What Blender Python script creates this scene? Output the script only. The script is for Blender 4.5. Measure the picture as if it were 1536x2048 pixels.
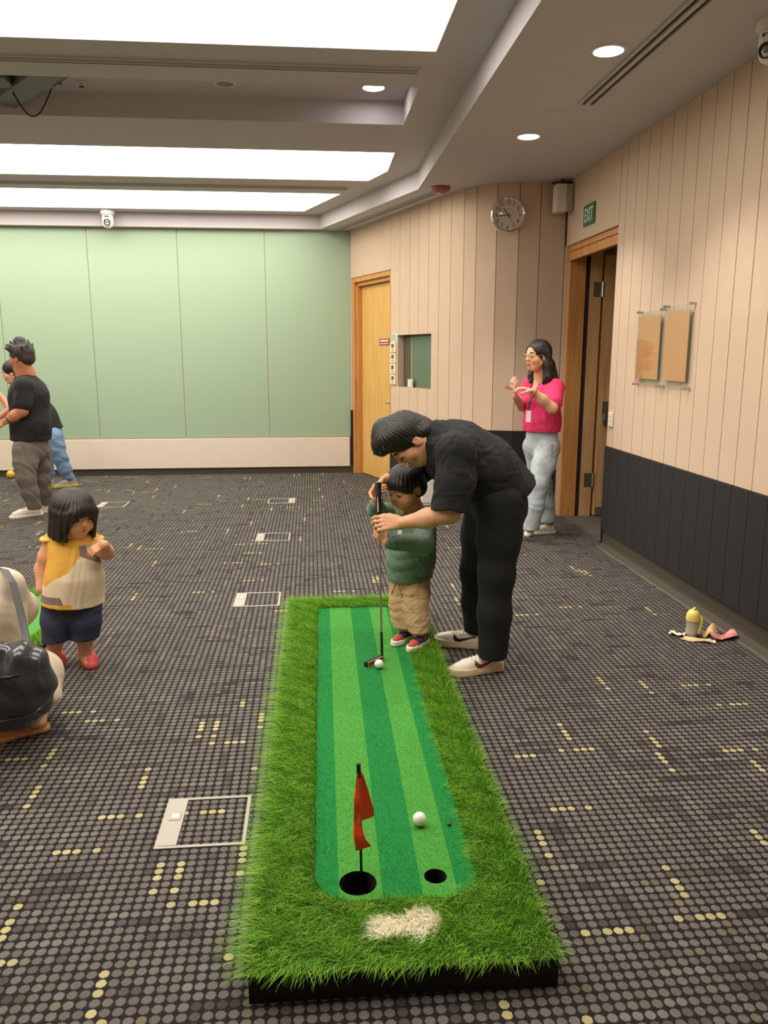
import bpy, bmesh, math, random
import numpy as np
from mathutils import Matrix, Vector
from mathutils.geometry import tessellate_polygon

for o in list(bpy.data.objects):
    bpy.data.objects.remove(o)
SC = bpy.context.scene
COL = SC.collection

# ------------------------------------------------------------------ camera
cam = bpy.data.cameras.new('camera')
cam.sensor_fit = 'HORIZONTAL'
cam.sensor_width = 36.0
cam.lens = 1575.0 / 1536.0 * 36.0
cam.clip_end = 60
camo = bpy.data.objects.new('camera', cam)
COL.objects.link(camo)
camo.location = (0, 0, 1.5)
camo.rotation_euler = (math.radians(90 - 11.35), 0, math.radians(-5.2))
SC.camera = camo

# ------------------------------------------------------------------ world, exposure
wd = bpy.data.worlds.new('world'); SC.world = wd; wd.use_nodes = True
bg = wd.node_tree.nodes['Background']
bg.inputs[0].default_value = (0, 0, 0, 1); bg.inputs[1].default_value = 0.0   # closed room, no sky
SC.view_settings.view_transform = 'Standard'
SC.view_settings.look = 'None'
SC.view_settings.gamma = 1.0
SC.view_settings.use_curve_mapping = False
SC.view_settings.exposure = 0.2
COVE_POWER = 6.0      # radiance of the glowing cove panels
SPOT_POWER = 85.0     # watts of each recessed downlight
ZS, ZM = 2.97, 3.13   # soffit and main ceiling heights
XR = 2.27             # right wall
YB = 10.08            # back wall
RNG = np.random.default_rng(7)
random.seed(7)

# ------------------------------------------------------------------ materials
def srgb(r, g, b):
    f = lambda c: ((c / 255 + 0.055) / 1.055) ** 2.4 if c > 10 else c / 255 / 12.92
    return (f(r), f(g), f(b), 1.0)

MATS = {}
def mat(name, col=(0.5, 0.5, 0.5, 1), rough=0.6, metal=0.0, noise=0.0, nscale=40.0, bump=0.0, bscale=200.0,
        stretch=None, attr=False, emit=0.0, trans=0.0, coat=0.0, alpha=1.0, sheen=0.0, spec=0.5):
    if name in MATS:
        return MATS[name]
    m = bpy.data.materials.new(name); m.use_nodes = True
    nt = m.node_tree; N = nt.nodes; L = nt.links
    b = N['Principled BSDF']
    b.inputs['Roughness'].default_value = rough
    b.inputs['Metallic'].default_value = metal
    b.inputs['Specular IOR Level'].default_value = spec
    b.inputs['Coat Weight'].default_value = coat
    b.inputs['Transmission Weight'].default_value = trans
    b.inputs['Alpha'].default_value = alpha
    b.inputs['Sheen Weight'].default_value = sheen
    tc = N.new('ShaderNodeTexCoord')
    vec = tc.outputs['Object']
    if stretch:
        mp = N.new('ShaderNodeMapping'); mp.inputs['Scale'].default_value = stretch
        L.new(vec, mp.inputs['Vector']); vec = mp.outputs[0]
    src = None
    if attr:
        a = N.new('ShaderNodeAttribute'); a.attribute_name = 'Col'; src = a.outputs['Color']
    if noise > 0:
        tx = N.new('ShaderNodeTexNoise'); tx.inputs['Scale'].default_value = nscale; tx.inputs['Detail'].default_value = 4
        L.new(vec, tx.inputs['Vector'])
        mr = N.new('ShaderNodeMapRange'); mr.inputs[1].default_value = 0.25; mr.inputs[2].default_value = 0.75
        mr.inputs[3].default_value = 1 - noise; mr.inputs[4].default_value = 1 + noise
        L.new(tx.outputs[0], mr.inputs[0])
        mx = N.new('ShaderNodeMix'); mx.data_type = 'RGBA'; mx.blend_type = 'MULTIPLY'; mx.inputs[0].default_value = 1
        if src is not None: L.new(src, mx.inputs[6])
        else: mx.inputs[6].default_value = col
        L.new(mr.outputs[0], mx.inputs[7]); src = mx.outputs[2]
    if src is not None: L.new(src, b.inputs['Base Color'])
    else: b.inputs['Base Color'].default_value = col
    if bump > 0:
        t2 = N.new('ShaderNodeTexNoise'); t2.inputs['Scale'].default_value = bscale; t2.inputs['Detail'].default_value = 3
        L.new(vec, t2.inputs['Vector'])
        bp = N.new('ShaderNodeBump'); bp.inputs['Strength'].default_value = bump; bp.inputs['Distance'].default_value = 0.004
        L.new(t2.outputs[0], bp.inputs['Height']); L.new(bp.outputs[0], b.inputs['Normal'])
    if emit > 0:
        b.inputs['Emission Color'].default_value = col; b.inputs['Emission Strength'].default_value = emit
    MATS[name] = m
    return m

M_CEIL = mat('ceiling_paint', srgb(200, 194, 198), 0.9, noise=0.02, nscale=3)
M_SOFF = M_CEIL
M_FABRIC = mat('wall_fabric', srgb(209, 184, 159), 0.95, noise=0.03, nscale=6, bump=0.25, bscale=700)
M_JOINT = M_FABRIC
M_DADO = mat('dado_fabric', srgb(31, 28, 26), 0.9, noise=0.08, nscale=8, bump=0.3, bscale=600)
M_DADOJ = mat('dado_joint', srgb(22, 20, 20), 0.95)
M_SKIRT = mat('carpet_skirting', srgb(74, 68, 56), 0.95, noise=0.25, nscale=160)
M_WHITE = mat('white_board', srgb(226, 212, 196), 0.6, noise=0.03, nscale=9)
M_PLAST = mat('white_plastic', srgb(228, 222, 214), 0.4)
M_CREAMP = mat('cream_plastic', srgb(233, 220, 190), 0.4)
M_BLACK = mat('black_plastic', srgb(22, 22, 23), 0.45)
M_DARK = mat('dark_grey', srgb(60, 58, 58), 0.7)
M_CHROME = mat('chrome', (0.85, 0.83, 0.8, 1), 0.12, metal=1.0)
M_STEEL = mat('brushed_steel', (0.55, 0.54, 0.53, 1), 0.35, metal=1.0)
M_GREYP = mat('grey_plastic', srgb(176, 170, 158), 0.5)

def wood_mat(name, c1, c2, scale=(14, 14, 0.9)):
    m = bpy.data.materials.new(name); m.use_nodes = True
    nt = m.node_tree; N = nt.nodes; L = nt.links; b = N['Principled BSDF']
    tc = N.new('ShaderNodeTexCoord'); mp = N.new('ShaderNodeMapping'); mp.inputs['Scale'].default_value = scale
    tx = N.new('ShaderNodeTexNoise'); tx.inputs['Scale'].default_value = 2.2; tx.inputs['Detail'].default_value = 6; tx.inputs['Distortion'].default_value = 1.2
    rp = N.new('ShaderNodeValToRGB'); rp.color_ramp.elements[0].color = c1; rp.color_ramp.elements[1].color = c2
    rp.color_ramp.elements[0].position = 0.3; rp.color_ramp.elements[1].position = 0.72
    L.new(tc.outputs['Object'], mp.inputs[0]); L.new(mp.outputs[0], tx.inputs['Vector']); L.new(tx.outputs[0], rp.inputs[0])
    L.new(rp.outputs[0], b.inputs['Base Color']); b.inputs['Roughness'].default_value = 0.38
    return m
M_WOOD = wood_mat('door_veneer', srgb(208, 158, 82), srgb(228, 184, 110))
M_WOODF = wood_mat('frame_timber', srgb(190, 128, 66), srgb(216, 160, 98))
M_WOOD2 = wood_mat('pale_veneer', srgb(200, 150, 98), srgb(224, 182, 130))

def glow(name, col, strength):
    m = bpy.data.materials.new(name); m.use_nodes = True
    N = m.node_tree.nodes; b = N['Principled BSDF']
    b.inputs['Base Color'].default_value = (0.9, 0.9, 0.9, 1)
    b.inputs['Emission Color'].default_value = col; b.inputs['Emission Strength'].default_value = strength
    return m
M_COVE = glow('cove_panel', (1.0, 0.935, 0.83, 1), COVE_POWER)
M_LAMP = glow('downlight_lens', (1.0, 0.96, 0.93, 1), 30.0)
M_COVESIDE = M_CEIL

# ------------------------------------------------------------------ mesh helpers
def link(name, me, parent=None, loc=None):
    o = bpy.data.objects.new(name, me); COL.objects.link(o)
    if parent is not None: setpar(o, parent)
    return o

def setpar(o, parent):
    o.parent = parent
    mw = parent_world(parent)
    o.matrix_parent_inverse = mw.inverted()

def parent_world(p):
    m = Matrix.Translation(p.location) @ p.rotation_euler.to_matrix().to_4x4()
    if p.parent is not None:
        m = parent_world(p.parent) @ p.matrix_parent_inverse @ m
    return m

def mesh(name, V, F, m=None, parent=None, smooth=False, cols=None, fm=None, mats=None):
    me = bpy.data.meshes.new(name)
    V = np.asarray(V, dtype=np.float32)
    if isinstance(F, np.ndarray) and F.ndim == 2:
        n, k = F.shape
        me.vertices.add(len(V)); me.vertices.foreach_set('co', V.ravel())
        me.loops.add(n * k); me.loops.foreach_set('vertex_index', F.astype(np.int32).ravel())
        me.polygons.add(n); me.polygons.foreach_set('loop_start', np.arange(0, n * k, k, dtype=np.int32))
        me.update(calc_edges=True)
    else:
        me.from_pydata([tuple(map(float, v)) for v in V], [], F); me.update()
    for mm in (mats or ([m] if m else [])): me.materials.append(mm)
    if fm is not None: me.polygons.foreach_set('material_index', np.asarray(fm, dtype=np.int32))
    if smooth: me.polygons.foreach_set('use_smooth', np.ones(len(me.polygons), dtype=bool))
    if cols is not None:
        a = me.color_attributes.new('Col', 'FLOAT_COLOR', 'POINT')
        c = np.ones((len(V), 4), dtype=np.float32); c[:, :3] = np.asarray(cols)[:, :3]
        a.data.foreach_set('color', c.ravel())
    return link(name, me, parent)

BOXF = [(0, 1, 3, 2), (4, 6, 7, 5), (0, 4, 5, 1), (2, 3, 7, 6), (0, 2, 6, 4), (1, 5, 7, 3)]
def boxv(lo, hi):
    return [(x, y, z) for x in (lo[0], hi[0]) for y in (lo[1], hi[1]) for z in (lo[2], hi[2])]

class MB:
    """collects shapes, builds ONE mesh object"""
    def __init__(s): s.V = []; s.F = []
    def add(s, V, F):
        o = len(s.V); s.V += [tuple(v) for v in V]; s.F += [tuple(i + o for i in f) for f in F]; return s
    def box(s, lo, hi): return s.add(boxv(lo, hi), BOXF)
    def obox(s, c, ax, half):
        c = np.array(c, float); A = [np.array(a, float) for a in ax]
        V = [c + A[0] * x * half[0] + A[1] * y * half[1] + A[2] * z * half[2] for x in (-1, 1) for y in (-1, 1) for z in (-1, 1)]
        return s.add(V, BOXF)
    def tube(s, pts, r, n=10, caps=True):
        pts = [np.array(p, float) for p in pts]
        R = r if hasattr(r, '__len__') else [r] * len(pts)
        o = []
        t0 = pts[1] - pts[0]; u = np.cross(t0, (0.3, 0.5, 0.81)); u /= np.linalg.norm(u)
        for i, p in enumerate(pts):
            t = pts[min(i + 1, len(pts) - 1)] - pts[max(i - 1, 0)]; t = t / (np.linalg.norm(t) + 1e-12)
            u = u - t * np.dot(u, t); u /= np.linalg.norm(u); w = np.cross(t, u)
            o += [p + R[i] * (u * math.cos(a) + w * math.sin(a)) for a in np.linspace(0, 2 * math.pi, n, endpoint=False)]
        F = []
        for i in range(len(pts) - 1):
            for j in range(n):
                k = (j + 1) % n
                F.append((i * n + j, i * n + k, (i + 1) * n + k, (i + 1) * n + j))
        if caps:
            F.append(tuple(range(n))[::-1]); F.append(tuple(range((len(pts) - 1) * n, len(pts) * n)))
        return s.add(o, F)
    def lathe(s, c, prof, n=24, ax=(0, 0, 1), cap0=True):
        """prof: list of (r, h) along axis ax from point c"""
        ax = np.array(ax, float); ax /= np.linalg.norm(ax)
        u = np.cross(ax, (0.2, 0.97, 0.13)); u /= np.linalg.norm(u); w = np.cross(ax, u); c = np.array(c, float)
        V = []; F = []
        for r, h in prof:
            V += [c + ax * h + r * (u * math.cos(a) + w * math.sin(a)) for a in np.linspace(0, 2 * math.pi, n, endpoint=False)]
        for i in range(len(prof) - 1):
            for j in range(n):
                k = (j + 1) % n
                F.append((i * n + j, i * n + k, (i + 1) * n + k, (i + 1) * n + j))
        if cap0 and prof[0][0] > 1e-6: F.append(tuple(range(n))[::-1])
        if prof[-1][0] > 1e-6: F.append(tuple(range((len(prof) - 1) * n, len(prof) * n)))
        return s.add(V, F)
    def poly(s, rings, z, flip=False, ax=None):
        """flat polygon with holes at height z"""
        vs = [[Vector((p[0], p[1], z)) for p in r] for r in rings]
        tri = tessellate_polygon(vs)
        V = [v for r in vs for v in r]
        return s.add([tuple(v) for v in V], [t[::-1] if flip else t for t in tri])
    def prism(s, pts, o, u, v, w, t):
        """outline pts (2D) in plane o,u,v extruded by t along w"""
        o, u, v, w = [np.array(a, float) for a in (o, u, v, w)]
        n = len(pts)
        V = [o + u * a + v * b for a, b in pts] + [o + u * a + v * b + w * t for a, b in pts]
        tri = tessellate_polygon([[Vector((a, b, 0)) for a, b in pts]])
        F = [tuple(t_) for t_ in tri] + [tuple(i + n for i in t_)[::-1] for t_ in tri]
        F += [(i, (i + 1) % n, (i + 1) % n + n, i + n) for i in range(n)]
        return s.add(V, F)
    def build(s, name, m, parent=None, smooth=False, bevel=0.0, auto=None):
        o = mesh(name, s.V, s.F, m, parent, smooth)
        bm = bmesh.new(); bm.from_mesh(o.data); bmesh.ops.recalc_face_normals(bm, faces=bm.faces)
        if bevel > 0:
            bmesh.ops.bevel(bm, geom=[e for e in bm.edges if e.calc_face_angle(0) > 0.6], offset=bevel, segments=2, profile=0.6, affect='EDGES')
        bm.to_mesh(o.data); bm.free()
        if smooth:
            o.data.polygons.foreach_set('use_smooth', np.ones(len(o.data.polygons), dtype=bool))
            try: o.data.set_sharp_from_angle(angle=math.radians(auto or 40))
            except Exception: pass
        return o

def tag(o, label, cat, group=None):
    o['label'] = label; o['category'] = cat
    if group: o['group'] = group
    return o
def thing(name, label, cat, loc=(0, 0, 0), group=None):
    o = bpy.data.objects.new(name, None); COL.objects.link(o); o.location = loc; o.empty_display_size = 0.1
    return tag(o, label, cat, group)
def struct(o):
    o['kind'] = 'structure'; return o

def text_mesh(txt, size, o, u, v, w, thick, name, m, parent, align='CENTER', bold=0.0):
    """flat lettering: text converted to mesh, placed with axes u (right), v (up), w (out)"""
    cu = bpy.data.curves.new('txt', 'FONT'); cu.body = txt; cu.size = size; cu.align_x = align; cu.align_y = 'CENTER'
    cu.extrude = thick; cu.offset = bold
    ob = bpy.data.objects.new('txt', cu); COL.objects.link(ob)
    dg = bpy.context.evaluated_depsgraph_get(); me = bpy.data.meshes.new_from_object(ob.evaluated_get(dg))
    bpy.data.objects.remove(ob); bpy.data.curves.remove(cu)
    mt = Matrix.Identity(4)
    for i in range(3):
        mt[i][0] = u[i]; mt[i][1] = v[i]; mt[i][2] = w[i]; mt[i][3] = o[i]
    me.transform(mt); me.materials.clear(); me.materials.append(m); me.name = name
    return link(name, me, parent)

# ================================================================== ROOM
# ---- floor with dotted carpet: one quad per dot cell, colours per face
PITCH = 0.030
FX0, FX1, FY0, FY1 = -6.0, 2.33, -3.0, 10.08
PH = (0.0203, 0.0104)
def build_floor():
    x0 = math.floor((FX0 - PH[0]) / PITCH) * PITCH + PH[0]; y0 = math.floor((FY0 - PH[1]) / PITCH) * PITCH + PH[1]
    nx = int(math.ceil((FX1 + 0.0 - x0) / PITCH)); ny = int(math.ceil((FY1 - y0) / PITCH))
    gx = x0 + np.arange(nx + 1) * PITCH; gy = y0 + np.arange(ny + 1) * PITCH
    gx[-1] = FX1; gy[-1] = FY1; gx[0] = FX0; gy[0] = FY0
    X, Y = np.meshgrid(gx, gy)
    V = np.stack([X.ravel(), Y.ravel(), np.zeros(X.size)], 1)
    ii, jj = np.meshgrid(np.arange(nx), np.arange(ny)); a = (jj * (nx + 1) + ii).ravel()
    F = np.stack([a, a + 1, a + nx + 2, a + nx + 1], 1)
    # brightness: short runs along x and along y of lighter and darker dots
    b = RNG.random((ny, nx)) * 0.25
    for k in range(int(nx * ny * 0.075)):
        i = RNG.integers(0, nx); j = RNG.integers(0, ny); l = RNG.integers(2, 6); v = RNG.choice([-0.32, 0.2, 0.32, -0.45])
        if RNG.random() < 0.6: b[j, i:i + l] += v
        else: b[j:j + l, i] += v * 0.8
    b = np.clip(0.58 + b, 0.12, 1.15)
    base = np.array(srgb(119, 114, 107)[:3]); dark = np.array(srgb(56, 51, 53)[:3])
    C = dark + (base - dark) * np.clip(b, 0, 1.2)[..., None]
    warm = RNG.random((ny, nx)) < 0.02
    C[warm] *= np.array([1.12, 1.05, 0.8])
    YEL = np.array(srgb(178, 168, 124)[:3])
    def put(i, j):
        if 0 <= i < nx and 0 <= j < ny: C[j, i] = YEL * (0.9 + 0.2 * RNG.random())
    def run(i, j, kind, pat):
        for q, ch in enumerate(pat):
            if ch == '1': put(i + q, j) if kind == 'H' else put(i, j - q)
    for (x, y, kind, pat) in [(-1.068, 3.246, 'H', '11101'), (-0.947, 3.132, 'H', '11101'), (-1.161, 2.833, 'H', '111'), (-1.009, 2.894, 'V', '11101'), (-0.980, 2.630, 'V', '11101'), (-0.624, 2.724, 'V', '10111'), (-0.714, 2.425, 'H', '11101'), (-0.806, 2.246, 'H', '11101'), (-0.469, 3.077, 'V', '11101'), (-0.411, 3.080, 'V', '11101'), (-0.234, 3.137, 'V', '11101'), (-0.324, 3.257, 'V', '11'), (-0.411, 2.899, 'H', '10111'), (-0.233, 2.695, 'H', '1'), (-0.450, 2.431, 'H', '10111'), (-0.477, 2.157, 'V', '11101'), (-0.420, 2.157, 'V', '11101'), (-0.238, 2.218, 'V', '11101'), (-0.418, 1.979, 'H', '10111'), (-0.834, 2.011, 'V', '10111'), (-0.800, 1.807, 'H', '11'), (-0.239, 1.768, 'H', '1'), (-0.537, 1.743, 'V', '11101'), (-0.506, 1.594, 'H', '1'), (1.327, 3.389, 'V', '11101'), (1.503, 3.332, 'V', '11101'), (1.685, 3.254, 'H', '11101'), (1.753, 3.046, 'H', '10111'), (1.008, 2.929, 'V', '10111'), (0.948, 2.724, 'H', '10111'), (0.742, 2.697, 'H', '111'), (1.335, 2.838, 'V', '10111'), (1.306, 2.660, 'V', '11101'), (1.576, 2.656, 'H', '11101'), (1.639, 2.570, 'V', '111'), (0.775, 2.336, 'H', '11101'), (0.684, 2.221, 'V', '11101'), (0.627, 1.980, 'H', '1'), (1.016, 2.008, 'V', '10111'), (0.957, 1.798, 'H', '10111'), (0.687, 1.768, 'H', '10111'), (1.375, 2.151, 'V', '11101'), (0.600, 1.504, 'H', '1'), (0.423, 1.560, 'V', '11')]:
        run(int(math.floor((x - x0) / PITCH)), int(math.floor((y - y0) / PITCH)), kind, pat)
    for k in range(int(nx * ny / 230)):
        i = int(RNG.integers(0, nx)); j = int(RNG.integers(0, ny)); yy = y0 + j * PITCH; xx = x0 + i * PITCH
        if 1.0 < yy < 4.3 and -2.2 < xx < 2.3: continue
        run(i, j, 'H' if RNG.random() < 0.5 else 'V', '11101' if RNG.random() < 0.6 else '10111')
    m = bpy.data.materials.new('dotted_carpet'); m.use_nodes = True
    nt = m.node_tree; N = nt.nodes; L = nt.links; bs = N['Principled BSDF']; bs.inputs['Roughness'].default_value = 0.95
    bs.inputs['Specular IOR Level'].default_value = 0.15
    tc = N.new('ShaderNodeTexCoord'); at_ = N.new('ShaderNodeAttribute'); at_.attribute_name = 'Col'
    mp = N.new('ShaderNodeVectorMath'); mp.operation = 'SUBTRACT'; mp.inputs[1].default_value = (PH[0], PH[1], 0)
    sc = N.new('ShaderNodeVectorMath'); sc.operation = 'SCALE'; sc.inputs['Scale'].default_value = 1 / PITCH
    fr = N.new('ShaderNodeVectorMath'); fr.operation = 'FRACTION'
    sb = N.new('ShaderNodeVectorMath'); sb.operation = 'SUBTRACT'; sb.inputs[1].default_value = (0.5, 0.5, 0)
    ml = N.new('ShaderNodeVectorMath'); ml.operation = 'MULTIPLY'; ml.inputs[1].default_value = (1, 1, 0)
    nz = N.new('ShaderNodeTexNoise'); nz.inputs['Scale'].default_value = 260; nz.inputs['Detail'].default_value = 2
    ln = N.new('ShaderNodeVectorMath'); ln.operation = 'LENGTH'
    ad = N.new('ShaderNodeMath'); ad.operation = 'MULTIPLY_ADD'; ad.inputs[1].default_value = 0.22; 
    mr = N.new('ShaderNodeMapRange'); mr.inputs[1].default_value = 0.49; mr.inputs[2].default_value = 0.57; mr.inputs[3].default_value = 1; mr.inputs[4].default_value = 0
    mx = N.new('ShaderNodeMix'); mx.data_type = 'RGBA'; mx.inputs[6].default_value = srgb(40, 36, 36)
    n2 = N.new('ShaderNodeTexNoise'); n2.inputs['Scale'].default_value = 420; n2.inputs['Detail'].default_value = 2
    m2 = N.new('ShaderNodeMapRange'); m2.inputs[1].default_value = 0.3; m2.inputs[2].default_value = 0.7; m2.inputs[3].default_value = 0.5; m2.inputs[4].default_value = 1.5
    mm = N.new('ShaderNodeMix'); mm.data_type = 'RGBA'; mm.blend_type = 'MULTIPLY'; mm.inputs[0].default_value = 1
    L.new(tc.outputs['Object'], mp.inputs[0]); L.new(mp.outputs[0], sc.inputs[0]); L.new(sc.outputs[0], fr.inputs[0])
    L.new(fr.outputs[0], sb.inputs[0]); L.new(sb.outputs[0], ml.inputs[0]); L.new(ml.outputs[0], ln.inputs[0])
    L.new(tc.outputs['Object'], nz.inputs['Vector']); L.new(nz.outputs[0], ad.inputs[0]); L.new(ln.outputs['Value'], ad.inputs[2])
    L.new(ad.outputs[0], mr.inputs[0]); L.new(mr.outputs[0], mx.inputs[0]); L.new(at_.outputs['Color'], mx.inputs[7])
    L.new(tc.outputs['Object'], n2.inputs['Vector']); L.new(n2.outputs[0], m2.inputs[0])
    L.new(mx.outputs[2], mm.inputs[6]); L.new(m2.outputs[0], mm.inputs[7]); L.new(mm.outputs[2], bs.inputs['Base Color'])
    bp = N.new('ShaderNodeBump'); bp.inputs['Strength'].default_value = 0.5; bp.inputs['Distance'].default_value = 0.003
    L.new(mr.outputs[0], bp.inputs['Height']); L.new(bp.outputs[0], bs.inputs['Normal'])
    o = mesh('floor', V, F, m)
    a = o.data.color_attributes.new('Col', 'FLOAT_COLOR', 'CORNER')
    cc = np.ones((len(F), 4, 4), dtype=np.float32); cc[:, :, :3] = C.reshape(-1, 3)[:, None, :]
    a.data.foreach_set('color', cc.ravel())
    struct(o)
build_floor()

# ---- ceiling: raised main part with light coves and a tray, lower soffit along the right and back
STEP = [(1.0, -3.0), (1.0, 7.55), (0.14, 9.97)]
COVES = [[(-5.4, 6.93), (0.72, 6.93), (0.725, 7.60), (0.58, 8.03), (-5.4, 8.03)],
         [(-5.4, 8.68), (0.34, 8.68), (-0.05, 9.74), (-5.4, 9.74)],
         [(-5.4, 3.60), (0.715, 3.60), (0.715, 4.70), (-5.4, 4.70)],
         [(-5.4, 1.65), (0.715, 1.65), (0.715, 2.72), (-5.4, 2.72)]]   # the last one lies beyond the top of the picture
TRAY = [(-5.4, 5.30), (0.70, 5.30), (0.70, 6.12), (-5.4, 6.12)]
def ring_walls(mb, ring, z0, z1):
    n = len(ring)
    for i in range(n):
        a, b = ring[i], ring[(i + 1) % n]
        mb.add([(a[0], a[1], z0), (b[0], b[1], z0), (b[0], b[1], z1), (a[0], a[1], z1)], [(0, 1, 2, 3)])
outer = [(-6.0, -3.0)] + STEP + [(-6.0, 9.97)]
ceil = struct(MB().poly([outer] + COVES + [TRAY], ZM).build('ceiling', M_CEIL))
mb = MB(); ring_walls(mb, TRAY, ZM, ZM + 0.16); mb.poly([TRAY], ZM + 0.16); mb.build('ceiling_tray', M_CEIL, ceil)
for c in COVES:
    mb = MB(); ring_walls(mb, c, ZM, ZM + 0.075)
    big = c
    mb.build('cove_side', M_COVESIDE, ceil)
    MB().poly([c], ZM + 0.075).build('cove_light_panel' + ('_offscreen' if c is COVES[3] else ''), M_COVE, ceil)
# slanted / curved wall path (plan)
PATH = [(0.484, 10.12), (1.265, 7.885), (1.34, 7.68), (1.43, 7.48), (1.54, 7.33), (1.68, 7.22), (1.84, 7.165), (2.0, 7.15), (2.27, 7.15)]
pp = np.array(PATH); SEG = np.r_[0, np.cumsum(np.linalg.norm(np.diff(pp, axis=0), axis=1))]
def wp(s, off=0.0, z=0.0):
    """point on the slanted wall at arclength s, off = metres into the room"""
    i = int(np.clip(np.searchsorted(SEG, s) - 1, 0, len(pp) - 2)); t = (s - SEG[i]) / (SEG[i + 1] - SEG[i])
    d = (pp[i + 1] - pp[i]); d = d / np.linalg.norm(d); p = pp[i] + (pp[i + 1] - pp[i]) * t
    n = np.array([d[1], -d[0]])
    return np.array([p[0] + n[0] * off, p[1] + n[1] * off, z])
DV = np.array([(pp[1] - pp[0])[0], (pp[1] - pp[0])[1], 0]); DV /= np.linalg.norm(DV); NI = np.array([DV[1], -DV[0], 0])
soff_ring = STEP + [(-6.0, 9.97), (-6.0, 10.12)] + [(p[0] + 0.02, p[1] + 0.02) for p in PATH[:1]] + [(p[0] + 0.03, p[1] + 0.03) for p in PATH[1:]] + [(2.36, 7.19), (2.36, -3.0)]
mb = MB().poly([soff_ring], ZS)
st = STEP + [(-6.0, 9.97)]
for a, b in zip(st[:-1], st[1:]):
    mb.add([(a[0], a[1], ZS), (b[0], b[1], ZS), (b[0], b[1], ZM), (a[0], a[1], ZM)], [(0, 1, 2, 3)])
soff = struct(mb.build('ceiling', M_SOFF)); soff.name = 'ceiling_soffit'

# ---- back wall: white lower board and tall green glass panels
bw = struct(MB().box((-6, YB + 0.005, 0), (0.55, YB + 0.15, ZM)).build('wall_back', M_JOINT))
def glass_mat():
    m = bpy.data.materials.new('back_painted_glass'); m.use_nodes = True
    N = m.node_tree.nodes; b = N['Principled BSDF']
    b.inputs['Base Color'].default_value = srgb(156, 180, 152); b.inputs['Roughness'].default_value = 0.55
    b.inputs['Coat Weight'].default_value = 0.35; b.inputs['Coat Roughness'].default_value = 0.35
    return m
M_GREENGLASS = glass_mat()
gx = [-5.79, -4.735, -3.682, -2.629, -1.578, -0.537, 0.50]
for a, b in zip(gx[:-1], gx[1:]):
    MB().box((a + 0.004, YB - 0.006, 0.47), (b - 0.004, YB + 0.004, ZS - 0.002)).build('glass_panel', M_GREENGLASS, bw, bevel=0.0015)
MB().box((-6, YB - 0.03, 0.085), (0.475, YB + 0.004, 0.455)).build('lower_board', M_WHITE, bw, bevel=0.003)
MB().box((-6, YB - 0.008, 0.0), (0.5, YB + 0.004, 0.084)).build('skirting', M_SKIRT, bw)
# other room sides, out of view
struct(MB().box((-6.1, -3, 0), (-6.0, 10.1, ZM)).build('wall_left', M_FABRIC))
struct(MB().box((-6.1, -3.1, 0), (2.4, -3.0, ZM)).build('wall_front', M_FABRIC))

# ---- right wall with vertical fabric panels and a dark dado
rw = struct(MB().box((XR + 0.014, 2.0, 0), (XR + 0.05, 5.92, ZS)).box((XR + 0.014, 5.92, 2.43), (XR + 0.05, 7.16, ZS)).build('wall_right', M_JOINT))
struct(MB().box((XR, -3.0, 0), (XR + 0.05, 2.2, ZS)).build('wall_right_rear', M_FABRIC))
SHARE = {}
def shared_box(name, m, parent, lo, hi, bevel=0.0025):
    d = tuple(round(h - l, 3) for l, h in zip(lo, hi)); key = (name, d, m.name)
    if key not in SHARE:
        o = MB().box((0, 0, 0), d).build(name, m, None, bevel=bevel); SHARE[key] = o.data
    else:
        o = bpy.data.objects.new(name, SHARE[key]); COL.objects.link(o)
    o.location = lo
    if parent is not None: setpar(o, parent)
    return o
seams = [5.915, 5.79, 5.615] + [5.43 - 0.1755 * k for k in range(19)]
for a, b in zip(seams[1:], seams[:-1]):
    shared_box('wall_panel', M_FABRIC, rw, (XR, a + 0.003, 0.80), (XR + 0.016, b - 0.003, ZS))
    shared_box('dado_panel', M_DADO, rw, (XR - 0.012, a + 0.0015, 0.14), (XR + 0.016, b - 0.0015, 0.797))
shared_box('header_panel', M_FABRIC, rw, (XR, 5.92, 2.432), (XR + 0.016, 7.155, ZS))
MB().box((XR + 0.015, 5.915, 0.80), (XR + 0.30, 5.94, 2.43)).build('door_reveal', M_FABRIC, rw)
MB().box((XR + 0.002, 5.915, 0), (XR + 0.30, 5.94, 0.80)).build('reveal_dado', M_DADO, rw)
MB().box((XR + 0.012, 2.0, 0.0), (XR + 0.03, 5.92, 0.139)).add([(XR + 0.012, 2.0, 0.03), (XR + 0.012, 5.92, 0.03), (XR - 0.03, 5.92, 0.0005), (XR - 0.03, 2.0, 0.0005)], [(0, 1, 2, 3)]).build('skirting', M_SKIRT, rw)
MB().box((XR - 0.036, 2.0, 0.0), (XR - 0.028, 5.92, 0.004)).build('floor_edge_strip', mat('edge_strip', srgb(120, 108, 96), 0.7), rw)

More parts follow.
